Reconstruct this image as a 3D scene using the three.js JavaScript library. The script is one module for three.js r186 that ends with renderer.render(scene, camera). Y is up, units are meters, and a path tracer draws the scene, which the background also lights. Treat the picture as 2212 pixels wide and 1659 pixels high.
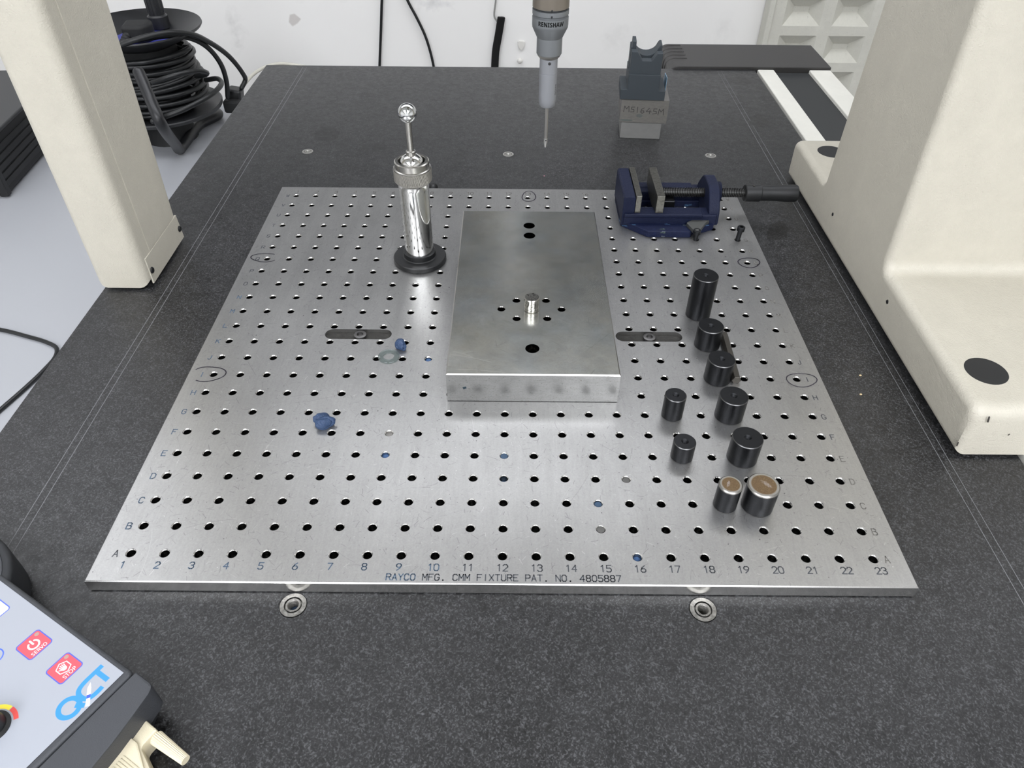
import * as THREE from 'three';
import { RoundedBoxGeometry } from 'three/addons/geometries/RoundedBoxGeometry.js';
import { RectAreaLightUniformsLib } from 'three/addons/lights/RectAreaLightUniformsLib.js';
import { mergeGeometries, mergeVertices } from 'three/addons/utils/BufferGeometryUtils.js';

// ---------------------------------------------------------------- camera, exposure, lamps
const scene = new THREE.Scene();
scene.background = new THREE.Color(0x000000);
const F_PX = 1582.7195, CX = 1106, CY = 829.5;
const camera = new THREE.PerspectiveCamera(2 * Math.atan(CY / F_PX) * 180 / Math.PI, 2212 / 1659, 0.02, 30);
camera.position.set(0.00499, 0.47869, 0.60122);
camera.rotation.set(-0.735870, -0.0026814, 0.0102748, 'YXZ');
camera.updateMatrixWorld(true);
const renderer = new THREE.WebGLRenderer();
renderer.toneMapping = THREE.LinearToneMapping;
renderer.toneMappingExposure = 0.88;
renderer.shadowMap.enabled = true;
RectAreaLightUniformsLib.init();

const CEIL_Y = 1.62, FLOOR_Y = -1.0, WALL_Z = -1.85;
// ceiling lamps [x, z, width along x, length along z, radiance]: broad soft panels behind the bridge, brighter panels over the aisle
const LAMPS = [[-1.26, 1.55], [-0.01, 2.3], [1.24, 1.55]].map(([x, glow]) => [x, -0.80, 1.2, 0.86, glow]);
for (const z of [1.5, 3.0]) for (const x of [-1.0, 0.65]) LAMPS.push([x, z, 0.9, 1.3, 6.6]);

// ---------------------------------------------------------------- helpers
const V3 = (x, y, z) => new THREE.Vector3(x, y, z);
const rayDir = (u, v) => V3((u - CX) / F_PX, -(v - CY) / F_PX, -1).applyQuaternion(camera.quaternion);
const onY = (u, v, y) => { const d = rayDir(u, v); return d.multiplyScalar((y - camera.position.y) / d.y).add(camera.position); };
const onZ = (u, v, z) => { const d = rayDir(u, v); return d.multiplyScalar((z - camera.position.z) / d.z).add(camera.position); };
const onX = (u, v, x) => { const d = rayDir(u, v); return d.multiplyScalar((x - camera.position.x) / d.x).add(camera.position); };
const atD = (u, v, d) => rayDir(u, v).multiplyScalar(d).add(camera.position);
function rng(seed) { let a = seed >>> 0; return () => { a = (a + 0x6d2b79f5) | 0; let t = Math.imul(a ^ (a >>> 15), 1 | a); t = (t + Math.imul(t ^ (t >>> 7), 61 | t)) ^ t; return ((t ^ (t >>> 14)) >>> 0) / 4294967296; }; }
const lerp = (a, b, t) => a + (b - a) * t, clamp = (x, a = 0, b = 1) => Math.min(b, Math.max(a, x));
const smooth = (a, b, x) => { const t = clamp((x - a) / (b - a)); return t * t * (3 - 2 * t); };
// tileable value noise on an n x n lattice
function lattice(n, seed) {
  const r = rng(seed), g = new Float32Array(n * n); for (let i = 0; i < g.length; i++) g[i] = r();
  return (x, y) => {
    x = ((x % 1) + 1) % 1 * n; y = ((y % 1) + 1) % 1 * n;
    const i = Math.floor(x), j = Math.floor(y), fx = x - i, fy = y - j, sx = fx * fx * (3 - 2 * fx), sy = fy * fy * (3 - 2 * fy);
    const i0 = i % n, i1 = (i + 1) % n, j0 = (j % n) * n, j1 = ((j + 1) % n) * n;
    return lerp(lerp(g[j0 + i0], g[j0 + i1], sx), lerp(g[j1 + i0], g[j1 + i1], sx), sy);
  };
}
function dataTex(n, m, fn, srgb) {
  const d = new Uint8Array(n * m * 4);
  for (let j = 0; j < m; j++) for (let i = 0; i < n; i++) {
    const c = fn((i + 0.5) / n, (j + 0.5) / m, i, j), k = (j * n + i) * 4;
    if (typeof c === 'number') d[k] = d[k + 1] = d[k + 2] = clamp(c) * 255; else { d[k] = clamp(c[0]) * 255; d[k + 1] = clamp(c[1]) * 255; d[k + 2] = clamp(c[2]) * 255; }
    d[k + 3] = 255;
  }
  const t = new THREE.DataTexture(d, n, m); t.magFilter = THREE.LinearFilter; t.minFilter = THREE.LinearMipmapLinearFilter; t.generateMipmaps = true;
  t.wrapS = t.wrapT = THREE.RepeatWrapping; if (srgb) t.colorSpace = THREE.SRGBColorSpace; t.needsUpdate = true; return t;
}
function canvasTex(w, h, draw, srgb = true) {
  const c = document.createElement('canvas'); c.width = w; c.height = h; draw(c.getContext('2d'), w, h);
  const t = new THREE.CanvasTexture(c); if (srgb) t.colorSpace = THREE.SRGBColorSpace; t.anisotropy = 8; return t;
}
const std = (o) => new THREE.MeshStandardMaterial(o), phy = (o) => new THREE.MeshPhysicalMaterial(o);
// uv in metres, projected along each face's main axis
function metreUV(g, s = 1) {
  g = g.index ? g.toNonIndexed() : g; const p = g.attributes.position, uv = new Float32Array(p.count * 2), a = V3(), b = V3(), c = V3(), n = V3();
  for (let i = 0; i < p.count; i += 3) {
    a.fromBufferAttribute(p, i); b.fromBufferAttribute(p, i + 1); c.fromBufferAttribute(p, i + 2);
    n.subVectors(b, a).cross(c.clone().sub(a)); const ax = Math.abs(n.x), ay = Math.abs(n.y), az = Math.abs(n.z);
    [a, b, c].forEach((q, k) => { const [u, v] = ay >= ax && ay >= az ? [q.x, -q.z] : ax >= az ? [q.z, q.y] : [q.x, q.y]; uv[(i + k) * 2] = u / s; uv[(i + k) * 2 + 1] = v / s; });
  }
  g.setAttribute('uv', new THREE.BufferAttribute(uv, 2)); return g;
}
// creased normals weighted by area, so that flat faces beside a narrow bevel stay flat
function toCreasedNormals(g, angle) {
  g = g.index ? g.toNonIndexed() : g; const p = g.attributes.position, n = p.count, F = [], U = [], at = new Map(), a = V3(), b = V3(), c = V3(), key = new Array(n);
  for (let i = 0; i < n; i += 3) { a.fromBufferAttribute(p, i); b.fromBufferAttribute(p, i + 1); c.fromBufferAttribute(p, i + 2); const f = b.clone().sub(a).cross(c.clone().sub(a)); F.push(f); U.push(f.clone().normalize()); [a, b, c].forEach((q, k) => { const s = `${Math.round(q.x * 1e6)},${Math.round(q.y * 1e6)},${Math.round(q.z * 1e6)}`; key[i + k] = s; let l = at.get(s); if (!l) at.set(s, l = []); l.push(i / 3); }); }
  const out = new Float32Array(n * 3), lim = Math.cos(angle);
  for (let i = 0; i < n; i++) { const f = Math.floor(i / 3); c.set(0, 0, 0); for (const k of at.get(key[i])) if (U[k].dot(U[f]) >= lim) c.add(F[k]); c.normalize(); out[i * 3] = c.x; out[i * 3 + 1] = c.y; out[i * 3 + 2] = c.z; }
  g.setAttribute('normal', new THREE.BufferAttribute(out, 3)); return g;
}
const strip = (g) => { g = g.index ? g.toNonIndexed() : g.clone(); for (const k of Object.keys(g.attributes)) if (!['position', 'normal', 'uv'].includes(k)) g.deleteAttribute(k); return g; };
const merge = (l) => mergeGeometries(l.map(strip));
const move = (g, x = 0, y = 0, z = 0) => g.translate(x, y, z);
const rbox = (w, h, d, r = 0.001, x = 0, y = 0, z = 0, seg = 2) => move(new RoundedBoxGeometry(w, h, d, seg, Math.min(r, w / 2.01, h / 2.01, d / 2.01)), x, y, z);
const span = (x0, x1, y0, y1, z0, z1, r = 0.001, seg = 2) => rbox(x1 - x0, y1 - y0, z1 - z0, r, (x0 + x1) / 2, (y0 + y1) / 2, (z0 + z1) / 2, seg);
const lathe = (pts, seg = 40) => toCreasedNormals(new THREE.LatheGeometry(pts.map(([r, y]) => new THREE.Vector2(Math.max(r, 1e-5), y)), seg), 0.6);
const tube = (pts, r, n = 60, k = 10, closed = false) => new THREE.TubeGeometry(new THREE.CatmullRomCurve3(pts, closed, 'centripetal'), n, r, k, closed);
const capped = (pts, r, n = 60, k = 10) => { const g = [tube(pts, r, n, k)]; for (const p of [pts[0], pts[pts.length - 1]]) g.push(move(new THREE.SphereGeometry(r, k, 6), p.x, p.y, p.z)); return merge(g); };
const cyl = (r0, r1, h, x = 0, y = 0, z = 0, seg = 32) => move(new THREE.CylinderGeometry(r1, r0, h, seg), x, y + h / 2, z);
// outline [[a,b],...] in the plane, extruded; bevel keeps the outline's own size
function extrude(pts, depth, bevel = 0, seg = 3, holes = [], curve = 12) {
  const s = pts instanceof THREE.Shape ? pts : new THREE.Shape(pts.map(([x, y]) => new THREE.Vector2(x, y)));
  for (const h of holes) s.holes.push(h);
  const g = new THREE.ExtrudeGeometry(s, { depth: depth - 2 * bevel, bevelEnabled: bevel > 0, bevelSize: bevel, bevelThickness: bevel, bevelOffset: -bevel, bevelSegments: seg, curveSegments: curve });
  g.translate(0, 0, bevel); return toCreasedNormals(g, 0.7);
}
// profile given in (z, y), extruded along +x from x0
const extrudeX = (pts, x0, x1, bevel, seg = 4) => { const g = extrude(pts.map(([z, y]) => [-z, y]), x1 - x0, bevel, seg); g.rotateY(Math.PI / 2); return move(g, x0, 0, 0); };
// outline given in (x, z), extruded upwards from y0
const extrudeY = (pts, y0, y1, bevel, seg = 3, holes = [], curve = 12) => { const g = extrude(pts instanceof THREE.Shape ? pts : pts.map(([x, z]) => [x, -z]), y1 - y0, bevel, seg, holes, curve); g.rotateX(-Math.PI / 2); return move(g, 0, y0, 0); };
function roundPath(pts, r, n = 5) { // rounds each corner of a polygon
  const out = [], N = pts.length;
  for (let i = 0; i < N; i++) {
    const [ax, ay] = pts[(i + N - 1) % N], [bx, by, own] = pts[i], [cx, cy] = pts[(i + 1) % N], rr = own ?? r;
    const l1 = Math.hypot(ax - bx, ay - by), l2 = Math.hypot(cx - bx, cy - by), k = Math.min(rr, l1 / 2, l2 / 2);
    if (k < 1e-5) { out.push([bx, by]); continue; }
    const p = [bx + (ax - bx) / l1 * k, by + (ay - by) / l1 * k], q = [bx + (cx - bx) / l2 * k, by + (cy - by) / l2 * k];
    for (let t = 0; t <= n; t++) { const s = t / n; out.push([(1 - s) * (1 - s) * p[0] + 2 * s * (1 - s) * bx + s * s * q[0], (1 - s) * (1 - s) * p[1] + 2 * s * (1 - s) * by + s * s * q[1]]); }
  }
  return out;
}
const taken = {};
const numbered = (n) => { taken[n] = (taken[n] ?? -1) + 1; return taken[n] ? `${n}_${String(taken[n]).padStart(3, '0')}` : n; };
function mesh(name, geo, mat, parent) {
  const m = new THREE.Mesh(geo, mat); m.name = parent ? name : numbered(name); m.castShadow = m.receiveShadow = true; (parent || scene).add(m); return m;
}
function thing(name, label, category, [x, y, z] = [0, 0, 0], turn = 0, group) {
  const o = new THREE.Group(); o.name = numbered(name); scene.add(o); o.position.set(x, y, z); o.rotation.y = turn;
  o.userData = { label, category }; if (group) o.userData.group = group; return o;
}
function tag(o, label, category, group) { Object.assign(o.userData, { label, category }); if (group) o.userData.group = group; return o; }
function struct(name, geo, mat, label) { const m = mesh(name, geo, mat); m.name = name; m.userData.kind = 'structure'; if (label) m.userData.label = label; return m; }
function copyOf(src, label) { const c = src.clone(); c.name = numbered(src.name.replace(/_\d{3}$/, '')); c.userData = { ...src.userData }; if (label) c.userData.label = label; scene.add(c); return c; }

// ---------------------------------------------------------------- materials
const nA = lattice(256, 1), nB = lattice(128, 2), nC = lattice(48, 3), nD = lattice(16, 4), nE = lattice(6, 5), nF = lattice(400, 6), nG = lattice(640, 7);
const fbm = (x, y) => nE(x, y) * 0.4 + nD(x, y) * 0.3 + nC(x, y) * 0.2 + nB(x, y) * 0.1;
// granite: fine flakes of light mineral in a dark matrix
const graniteMap = dataTex(1024, 1024, (x, y, i, j) => {
  const wx = x + 0.006 * (nB(x, y) - 0.5), wy = y + 0.006 * (nB(y, x) - 0.5);
  const f = nA(wx, wy) * 0.6 + nF(wx + 0.3, wy) * 0.4, g = nB(wx + 0.5, wy + 0.2), big = nD(x, y);
  let v = 0.128 + 0.05 * (g - 0.5) + 0.03 * (big - 0.5) + 0.13 * smooth(0.5, 0.78, f) - 0.05 * smooth(0.46, 0.28, f) + 0.075 * (nG(wx, wy) - 0.5);
  const sp = nF(x + 0.71, y + 0.13); if (sp > 0.985) v += 0.22;
  return [v * 1.0, v * 1.01, v * 1.03];
}, true);
const graniteRough = dataTex(512, 512, (x, y) => 0.33 + 0.10 * nC(x, y) + 0.06 * (nA(x, y) - 0.5));
const M = {};
M.granite = std({ map: graniteMap, roughnessMap: graniteRough, roughness: 1, metalness: 0 });
M.scribe = std({ color: 0x6f7072, roughness: 0.7 });
const grainBump = dataTex(512, 512, (x, y) => 0.45 * nB(x, y) + 0.35 * nA(x, y) + 0.2 * nC(x, y));
const creamMap = dataTex(512, 512, (x, y) => { const d = fbm(x, y), s = smooth(0.93, 0.99, nA(x + 0.4, y)) * 0.12, k = 1 - 0.05 * (d - 0.5) - s; return [0.715 * k, 0.697 * k, 0.645 * k]; }, true);
M.cream = std({ map: creamMap, bumpMap: grainBump, bumpScale: 0.00035, roughness: 0.5 });
M.creamFlat = std({ color: 0xcfc9bb, roughness: 0.5 });
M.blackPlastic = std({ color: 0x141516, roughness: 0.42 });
M.blackMatte = std({ color: 0x191a1b, roughness: 0.7 });
M.blackRubber = std({ color: 0x0f1011, roughness: 0.5 });
M.cable = std({ color: 0x101213, roughness: 0.42 });
M.steel = std({ color: 0x9a9894, metalness: 1, roughness: 0.32 });
M.chrome = std({ color: 0xd5d5d3, metalness: 1, roughness: 0.07 });
M.ballChrome = std({ color: 0xc9cbcb, metalness: 1, roughness: 0.035 });
M.aluSatin = std({ color: 0xb4b3b0, metalness: 1, roughness: 0.36 });
M.probeGrey = std({ color: 0x777a7c, metalness: 0.75, roughness: 0.5 });
M.probeBrown = std({ color: 0x7d766c, metalness: 0.85, roughness: 0.42 });
M.blackOxide = std({ color: 0x2b2c2e, metalness: 0.85, roughness: 0.33, bumpMap: grainBump, bumpScale: 0.0001 });
M.clay = std({ color: 0x35557f, roughness: 0.55 });
M.clayDark = std({ color: 0x33485f, roughness: 0.6 });
M.ink = std({ color: 0x47596b, roughness: 0.6 });
M.inkDark = std({ color: 0x45484c, roughness: 0.6 });
M.marker = std({ color: 0x3b3742, roughness: 0.6 });

// ---------------------------------------------------------------- room
const wallMap = canvasTex(2048, 1024, (c, w, h) => { // x -2.6..2.6, y -1..1.62
  const X = (x) => (x + 2.6) / 5.2 * w, Y = (y) => (1.62 - y) / 2.62 * h, r = rng(77);
  c.fillStyle = '#f5f4f1'; c.fillRect(0, 0, w, h);
  const smudge = (x, y, sx, sy, col, a, n) => { for (let i = 0; i < n; i++) { c.globalAlpha = a; c.fillStyle = col; c.beginPath(); c.ellipse(X(x) + (r() + r() - 1) * sx * w / 5.2, Y(y) + (r() + r() - 1) * sy * h / 2.62, (0.1 + r() * 0.35) * sx * w / 5.2, (0.1 + r() * 0.35) * sy * h / 2.62, r() * 3, 0, 7); c.fill(); } c.globalAlpha = 1; };
  const sm = (u, v, sx, sy, col, a, n) => { const q = onZ(u, v, WALL_Z); smudge(q.x, q.y, sx, sy, col, a, n); };
  sm(940, 6, 0.07, 0.02, '#a59e96', 0.035, 40); sm(1330, 80, 0.08, 0.05, '#c0bcb4', 0.02, 30); sm(510, 60, 0.025, 0.08, '#b0aca4', 0.02, 30); sm(1560, 70, 0.05, 0.05, '#c4c0b8', 0.02, 30);
  for (let i = 0; i < 60; i++) smudge(-2 + 4 * r(), -0.8 + 2 * r(), 0.15, 0.08, '#b8b5ae', 0.03, 6);
  c.fillStyle = '#b3aca6'; c.globalAlpha = 0.5; const p = [[626, 32], [636, 30], [650, 41], [643, 50], [632, 57], [624, 48]].map(([u, v]) => { const q = onZ(u, v, WALL_Z); return [q.x, q.y]; }); c.beginPath(); p.forEach(([x, y], i) => c[i ? 'lineTo' : 'moveTo'](X(x), Y(y))); c.fill(); c.globalAlpha = 1;
});
M.wallBack = std({ map: wallMap, roughness: 0.85 });
M.wall = std({ color: 0xf2f1ee, roughness: 0.85 });
M.ceiling = std({ color: 0xefefec, roughness: 0.9 });
M.floor = std({ map: dataTex(256, 256, (x, y) => { const v = 0.42 + 0.08 * (nB(x, y) - 0.5); return [v, v, v * 1.02]; }, true), roughness: 0.5 });
const RX = 2.6, RZ = 4.2;
const wb = new THREE.BoxGeometry(2 * RX, CEIL_Y - FLOOR_Y, 0.1); wb.translate(0, (CEIL_Y + FLOOR_Y) / 2, WALL_Z - 0.05);
struct('wall_back', wb, M.wallBack, 'white painted back wall with faint grey smudges');
struct('wall_left', span(-RX - 0.1, -RX, FLOOR_Y, CEIL_Y, WALL_Z, RZ), M.wall);
struct('wall_right', span(RX, RX + 0.1, FLOOR_Y, CEIL_Y, WALL_Z, RZ), M.wall);
struct('wall_front', span(-RX, RX, FLOOR_Y, CEIL_Y, RZ, RZ + 0.1), M.wall);
struct('floor', metreUV(span(-RX, RX, FLOOR_Y - 0.1, FLOOR_Y, WALL_Z, RZ, 0.001), 0.6), M.floor);
struct('ceiling', span(-RX, RX, CEIL_Y, CEIL_Y + 0.1, WALL_Z, RZ), M.ceiling);

M.lampBody = std({ color: 0xe6e6e4, roughness: 0.5 });
M.lampGlow = std({ color: 0xffffff, emissive: 0xf7f9ff, emissiveIntensity: LAMPS[LAMPS.length - 1][4], roughness: 0.6 });
LAMPS.forEach(([x, z, w, l, glow]) => {
  const gm = M.lampGlow.clone(); gm.emissiveIntensity = glow;
  const slim = l < 1, t = thing('ceiling_lamp', slim ? 'softly glowing white panel lamp on the ceiling in the row behind the bridge' : 'broad white panel lamp with a glowing diffuser on the ceiling', 'ceiling lamp', [x, CEIL_Y, z], 0, slim ? 'soft panel lamps behind the bridge' : 'broad panel lamps on the ceiling');
  mesh('lamp_body', span(-w / 2 - 0.02, w / 2 + 0.02, -0.05, 0, -l / 2 - 0.02, l / 2 + 0.02, 0.008), M.lampBody, t);
  mesh('diffuser', span(-w / 2, w / 2, -0.062, -0.048, -l / 2, l / 2, 0.004), gm, t);
  const L = new THREE.RectAreaLight(0xf7f9ff, glow, w, l); L.position.set(x, CEIL_Y - 0.066, z); L.rotation.x = -Math.PI / 2; scene.add(L);
});

// ---------------------------------------------------------------- granite table with its inserts and scribed lines
const GX = 0.455, GZ0 = -0.807, GZ1 = 0.64, T = 0.0127;
{
  const g = thing('granite_table', 'dark grey speckled granite surface table under the drilled plate', 'table', [0, 0, 0]);
  const inserts = [[-0.152, 0.3145, 1.0, 0], [0.1466, 0.3155, 1.0, 1], [-0.3006, -0.4405, 0.85, 2], [-0.0013, -0.4372, 0.85, 2], [0.3005, -0.4387, 0.85, 2]];
  const R0 = 0.0095;
  // slab: top face with the bored holes, sides and underside
  const sh = new THREE.Shape([[-GX, -GZ1], [GX, -GZ1], [GX, -GZ0], [-GX, -GZ0]].map(([x, y]) => new THREE.Vector2(x, y)));
  const holes = inserts.map(([x, z, s]) => new THREE.Path().absarc(x, -z, R0 * s, 0, Math.PI * 2, true));
  const slab = extrudeY(sh, -0.14, 0, 0.0015, 2, holes, 28);
  mesh('slab', metreUV(slab, 0.23), M.granite, g);
  M.stand = std({ color: 0x8f9296, roughness: 0.5 });
  for (const x of [-0.36, 0.36]) for (const z of [-0.65, 0.5]) mesh('leg', span(x - 0.04, x + 0.04, FLOOR_Y, -0.14, z - 0.04, z + 0.04, 0.004), M.stand, g);
  M.insert = std({ map: dataTex(64, 64, (x, y) => { const v = 0.56 + 0.16 * (nC(x, y) - 0.5) + 0.1 * (nB(x, y) - 0.5); return [v, v * 0.99, v * 0.96]; }, true), metalness: 1, roughness: 0.36, bumpMap: grainBump, bumpScale: 0.0001 });
  M.insertDull = std({ color: 0xa5a49f, metalness: 0.8, roughness: 0.45 });
  for (const [x, z, s, k] of inserts) {
    const q = k === 2 ? M.insertDull : M.insert;
    const i = mesh('threaded_insert', lathe([[0.0098 * s, -0.02], [0.0096 * s, 0.0002], [0.0066 * s, 0.0003], [0.0065 * s, -0.0030], [0.0056 * s, -0.0030], [0.0055 * s, 0.0001], [0.0042 * s, 0.0002], [0.0036 * s, -0.0006], ...[...Array(10)].map((_, n) => [(n % 2 ? 0.0034 : 0.0038) * s, -0.0012 - n * 0.0008]), [0.0034 * s, -0.012], [0, -0.012]], 36), q, g); i.position.set(x, 0, z);
    if (k === 0) mesh('clay_plug', lathe([[0, -0.006], [0.002, -0.0064], [0.0036, -0.0078]], 16), M.clayDark, i).userData.label = 'bit of blue clay in the bore';
  }
  for (const [x, w, a] of [[-0.3845, 0.0006, 0], [-0.3775, 0.0006, 0], [0.3835, 0.0005, 0], [0.3905, 0.0005, 0]]) mesh('scribed_line', span(x - w / 2, x + w / 2, -0.0005, 0.00005, GZ0 + 0.01, GZ1 - 0.01, 0.00001, 1), M.scribe, g);
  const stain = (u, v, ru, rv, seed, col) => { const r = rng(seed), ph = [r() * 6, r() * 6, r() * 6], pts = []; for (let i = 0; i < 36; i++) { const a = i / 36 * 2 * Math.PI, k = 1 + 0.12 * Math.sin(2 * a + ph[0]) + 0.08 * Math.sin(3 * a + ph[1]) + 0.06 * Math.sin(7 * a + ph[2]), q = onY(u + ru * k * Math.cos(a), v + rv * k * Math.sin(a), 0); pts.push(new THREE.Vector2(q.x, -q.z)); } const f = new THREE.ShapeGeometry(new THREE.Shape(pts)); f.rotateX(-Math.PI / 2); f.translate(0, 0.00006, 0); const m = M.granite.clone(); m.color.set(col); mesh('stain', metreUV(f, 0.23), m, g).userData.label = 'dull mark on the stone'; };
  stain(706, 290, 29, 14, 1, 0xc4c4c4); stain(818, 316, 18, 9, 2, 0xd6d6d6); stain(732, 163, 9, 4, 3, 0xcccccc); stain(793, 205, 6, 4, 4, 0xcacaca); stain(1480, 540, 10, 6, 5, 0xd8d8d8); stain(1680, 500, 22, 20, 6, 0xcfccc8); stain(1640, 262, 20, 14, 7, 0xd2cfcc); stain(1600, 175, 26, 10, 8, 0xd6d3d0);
}
// crumbs lying on the granite
M.crumb = std({ color: 0xc8b38a, roughness: 0.7 });
[[1858, 812], [1859, 853]].forEach(([u, v]) => { const p = onY(u, v, 0); const c = mesh('crumb', new THREE.IcosahedronGeometry(0.0011, 1).scale(1.2, 0.7, 0.9).translate(0, 0.0007, 0), M.crumb); c.position.copy(p); tag(c, 'tiny tan crumb on the granite beside the right carriage', 'crumb', 'tan crumbs on the granite'); });

// ---------------------------------------------------------------- drilled fixture plate
const PITCH = 0.0254, ROWS = 'ABCDEFGHIJKLMNOPQRSTUVW';
const colX = (c) => (c - 12) * PITCH, rowZ = (r) => (11 - r) * PITCH;
const PH = 0.3040;
const slots = [];
{
  const a0 = onY(702, 722, T), a1 = onY(846, 723, T), b0 = onY(1330, 728, T), b1 = onY(1474, 729, T), zc = rowZ(10.5);
  slots.push([a0.x, a1.x, zc], [b0.x, b1.x, zc]);
}
const SLOT_R = 0.0080;
const blockBox = { x0: -0.053, x1: 0.1035, z0: -0.184, z1: 0.1107, y1: 0.0458 };
{
  const plateMap = canvasTex(2048, 2048, (c, w, h) => {
    const img = c.createImageData(w, h), r = rng(5);
    for (let j = 0; j < h; j++) for (let i = 0; i < w; i++) {
      const x = i / w, y = j / h, k = (j * w + i) * 4;
      const v = 166 + 14 * (fbm(x, y) - 0.5) + 6 * (nA(x * 3, y * 3) - 0.5) + 5 * (nF(x * 2.1, y * 2.1) - 0.5) + 5 * (nB(x * 4, y * 0.5) - 0.5);
      img.data[k] = v * 1.0; img.data[k + 1] = v * 0.998; img.data[k + 2] = v * 0.99; img.data[k + 3] = 255;
    }
    c.putImageData(img, 0, 0);
    c.lineCap = 'round';
    const mark = (n, len, lo, hi, lw, dark) => { for (let i = 0; i < n; i++) { const x = r() * w, y = r() * h, a = r() * Math.PI * 2, l = len * (0.2 + r() * r()); c.globalAlpha = lo + (hi - lo) * r(); c.strokeStyle = dark ? '#4b4b4c' : '#f4f4f2'; c.lineWidth = lw * (0.5 + r()); c.beginPath(); c.moveTo(x, y); c.quadraticCurveTo(x + Math.cos(a) * l * 0.5 + (r() - 0.5) * l * 0.3, y + Math.sin(a) * l * 0.5 + (r() - 0.5) * l * 0.3, x + Math.cos(a) * l, y + Math.sin(a) * l); c.stroke(); } };
    mark(5600, 24, 0.14, 0.42, 0.9, true); mark(2000, 22, 0.14, 0.42, 0.9, false); mark(260, 150, 0.08, 0.3, 0.8, true); mark(110, 170, 0.08, 0.3, 0.9, false); mark(40, 520, 0.08, 0.22, 0.8, true);
    for (let i = 0; i < 2600; i++) { c.globalAlpha = 0.15 + 0.5 * r(); c.fillStyle = r() < 0.8 ? '#444446' : '#fbfbfa'; c.beginPath(); c.arc(r() * w, r() * h, 0.6 + 1.1 * r() * r(), 0, 7); c.fill(); }
    for (let i = 0; i < 120; i++) { c.globalAlpha = 0.5 + 0.4 * r(); c.fillStyle = '#39393b'; c.beginPath(); c.ellipse(r() * w, r() * h, 1 + 2.4 * r() * r(), 0.8 + r(), r() * 3, 0, 7); c.fill(); }
    c.globalAlpha = 1;
  });
  const plateRough = dataTex(1024, 1024, (x, y) => 0.345 + 0.03 * (fbm(x, y) - 0.5) + 0.035 * (nC(x * 2, y * 0.2) - 0.5) + 0.03 * (nA(x * 2, y * 2) - 0.5));
  M.plate = std({ map: plateMap, roughnessMap: plateRough, roughness: 1, metalness: 0.88 });
  M.plateEdge = std({ color: 0xb4b3b0, metalness: 0.95, roughness: 0.22 });
  M.thread = std({ color: 0xb4b3b0, metalness: 1, roughness: 0.13 });
  const plate = thing('fixture_plate', 'square aluminium fixture plate drilled with a grid of threaded holes', 'fixture plate', [0, 0, 0]);
  const rc = 0.0040, r0 = 0.0034, ch = 0.0008, seg = 18;
  const outer = [[-PH + ch, -PH + ch], [PH - ch, -PH + ch], [PH - ch, PH - ch], [-PH + ch, PH - ch]].map(([x, y]) => new THREE.Vector2(x, y));
  const circle = (x, z, r, n = seg) => [...Array(n)].map((_, i) => new THREE.Vector2(x + r * Math.cos(-2 * Math.PI * i / n), -z + r * Math.sin(-2 * Math.PI * i / n)));
  const stadium = ([x0, x1, z], r = SLOT_R) => { const o = []; for (let i = 0; i <= 12; i++) { const a = -Math.PI / 2 - Math.PI * i / 12; o.push([x0 + r + r * Math.cos(a), -z + r * Math.sin(a)]); } for (let i = 0; i <= 12; i++) { const a = Math.PI / 2 - Math.PI * i / 12; o.push([x1 - r + r * Math.cos(a), -z + r * Math.sin(a)]); } return o.map(([x, y]) => new THREE.Vector2(x, y)); };
  const spots = []; for (let r = 0; r < 23; r++) for (let c = 1; c <= 23; c++) spots.push([colX(c), rowZ(r)]);
  const contours = [...spots.map(([x, z]) => circle(x, z, rc)), ...slots.map((s) => stadium(s))];
  const tris = THREE.ShapeUtils.triangulateShape(outer, contours), flat = [...outer, ...contours.flat()];
  const pos = [], nor = [], uv = [], idx = [];
  for (const p of flat) { pos.push(p.x, T, -p.y); nor.push(0, 1, 0); uv.push(p.x / 0.61 + 0.5, p.y / 0.61 + 0.5); }
  for (const t of tris) idx.push(...t);
  const top = new THREE.BufferGeometry(); top.setAttribute('position', new THREE.Float32BufferAttribute(pos, 3)); top.setAttribute('normal', new THREE.Float32BufferAttribute(nor, 3)); top.setAttribute('uv', new THREE.Float32BufferAttribute(uv, 2)); top.setIndex(idx);
  mesh('plate_top', top, M.plate, plate);
  // edge: chamfer, sides and underside
  const ring = (pts) => { const p = []; const quad = (a, b, c, d) => p.push(...a, ...b, ...c, ...a, ...c, ...d); const sq = (h, y) => [[-h, y, h], [h, y, h], [h, y, -h], [-h, y, -h]];
    for (let k = 0; k + 1 < pts.length; k++) { const A = sq(...pts[k]), B = sq(...pts[k + 1]); for (let i = 0; i < 4; i++) quad(A[i], B[i], B[(i + 1) % 4], A[(i + 1) % 4]); }
    const g = new THREE.BufferGeometry(); g.setAttribute('position', new THREE.Float32BufferAttribute(p, 3)); g.computeVertexNormals(); return metreUV(g, 0.61); };
  mesh('plate_edge', ring([[PH - ch, T], [PH, T - ch], [PH, 0.0012], [PH - 0.0011, 0.0001]]), M.plateEdge, plate);
  // countersunk, threaded bores
  const prof = [[rc, 0], [r0 + 0.0002, -0.0006]]; for (let n = 0; n < 15; n++) prof.push([n % 2 ? r0 + 0.0001 : r0 - 0.00045, -0.0011 - n * 0.00075]); prof.push([r0, -0.0123]);
  const bp = [], bi = [], bu = [];
  const inBlock = (x, z) => x > blockBox.x0 + 0.006 && x < blockBox.x1 - 0.006 && z > blockBox.z0 + 0.006 && z < blockBox.z1 - 0.006;
  const sinkP = [], sinkI = [];
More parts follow.
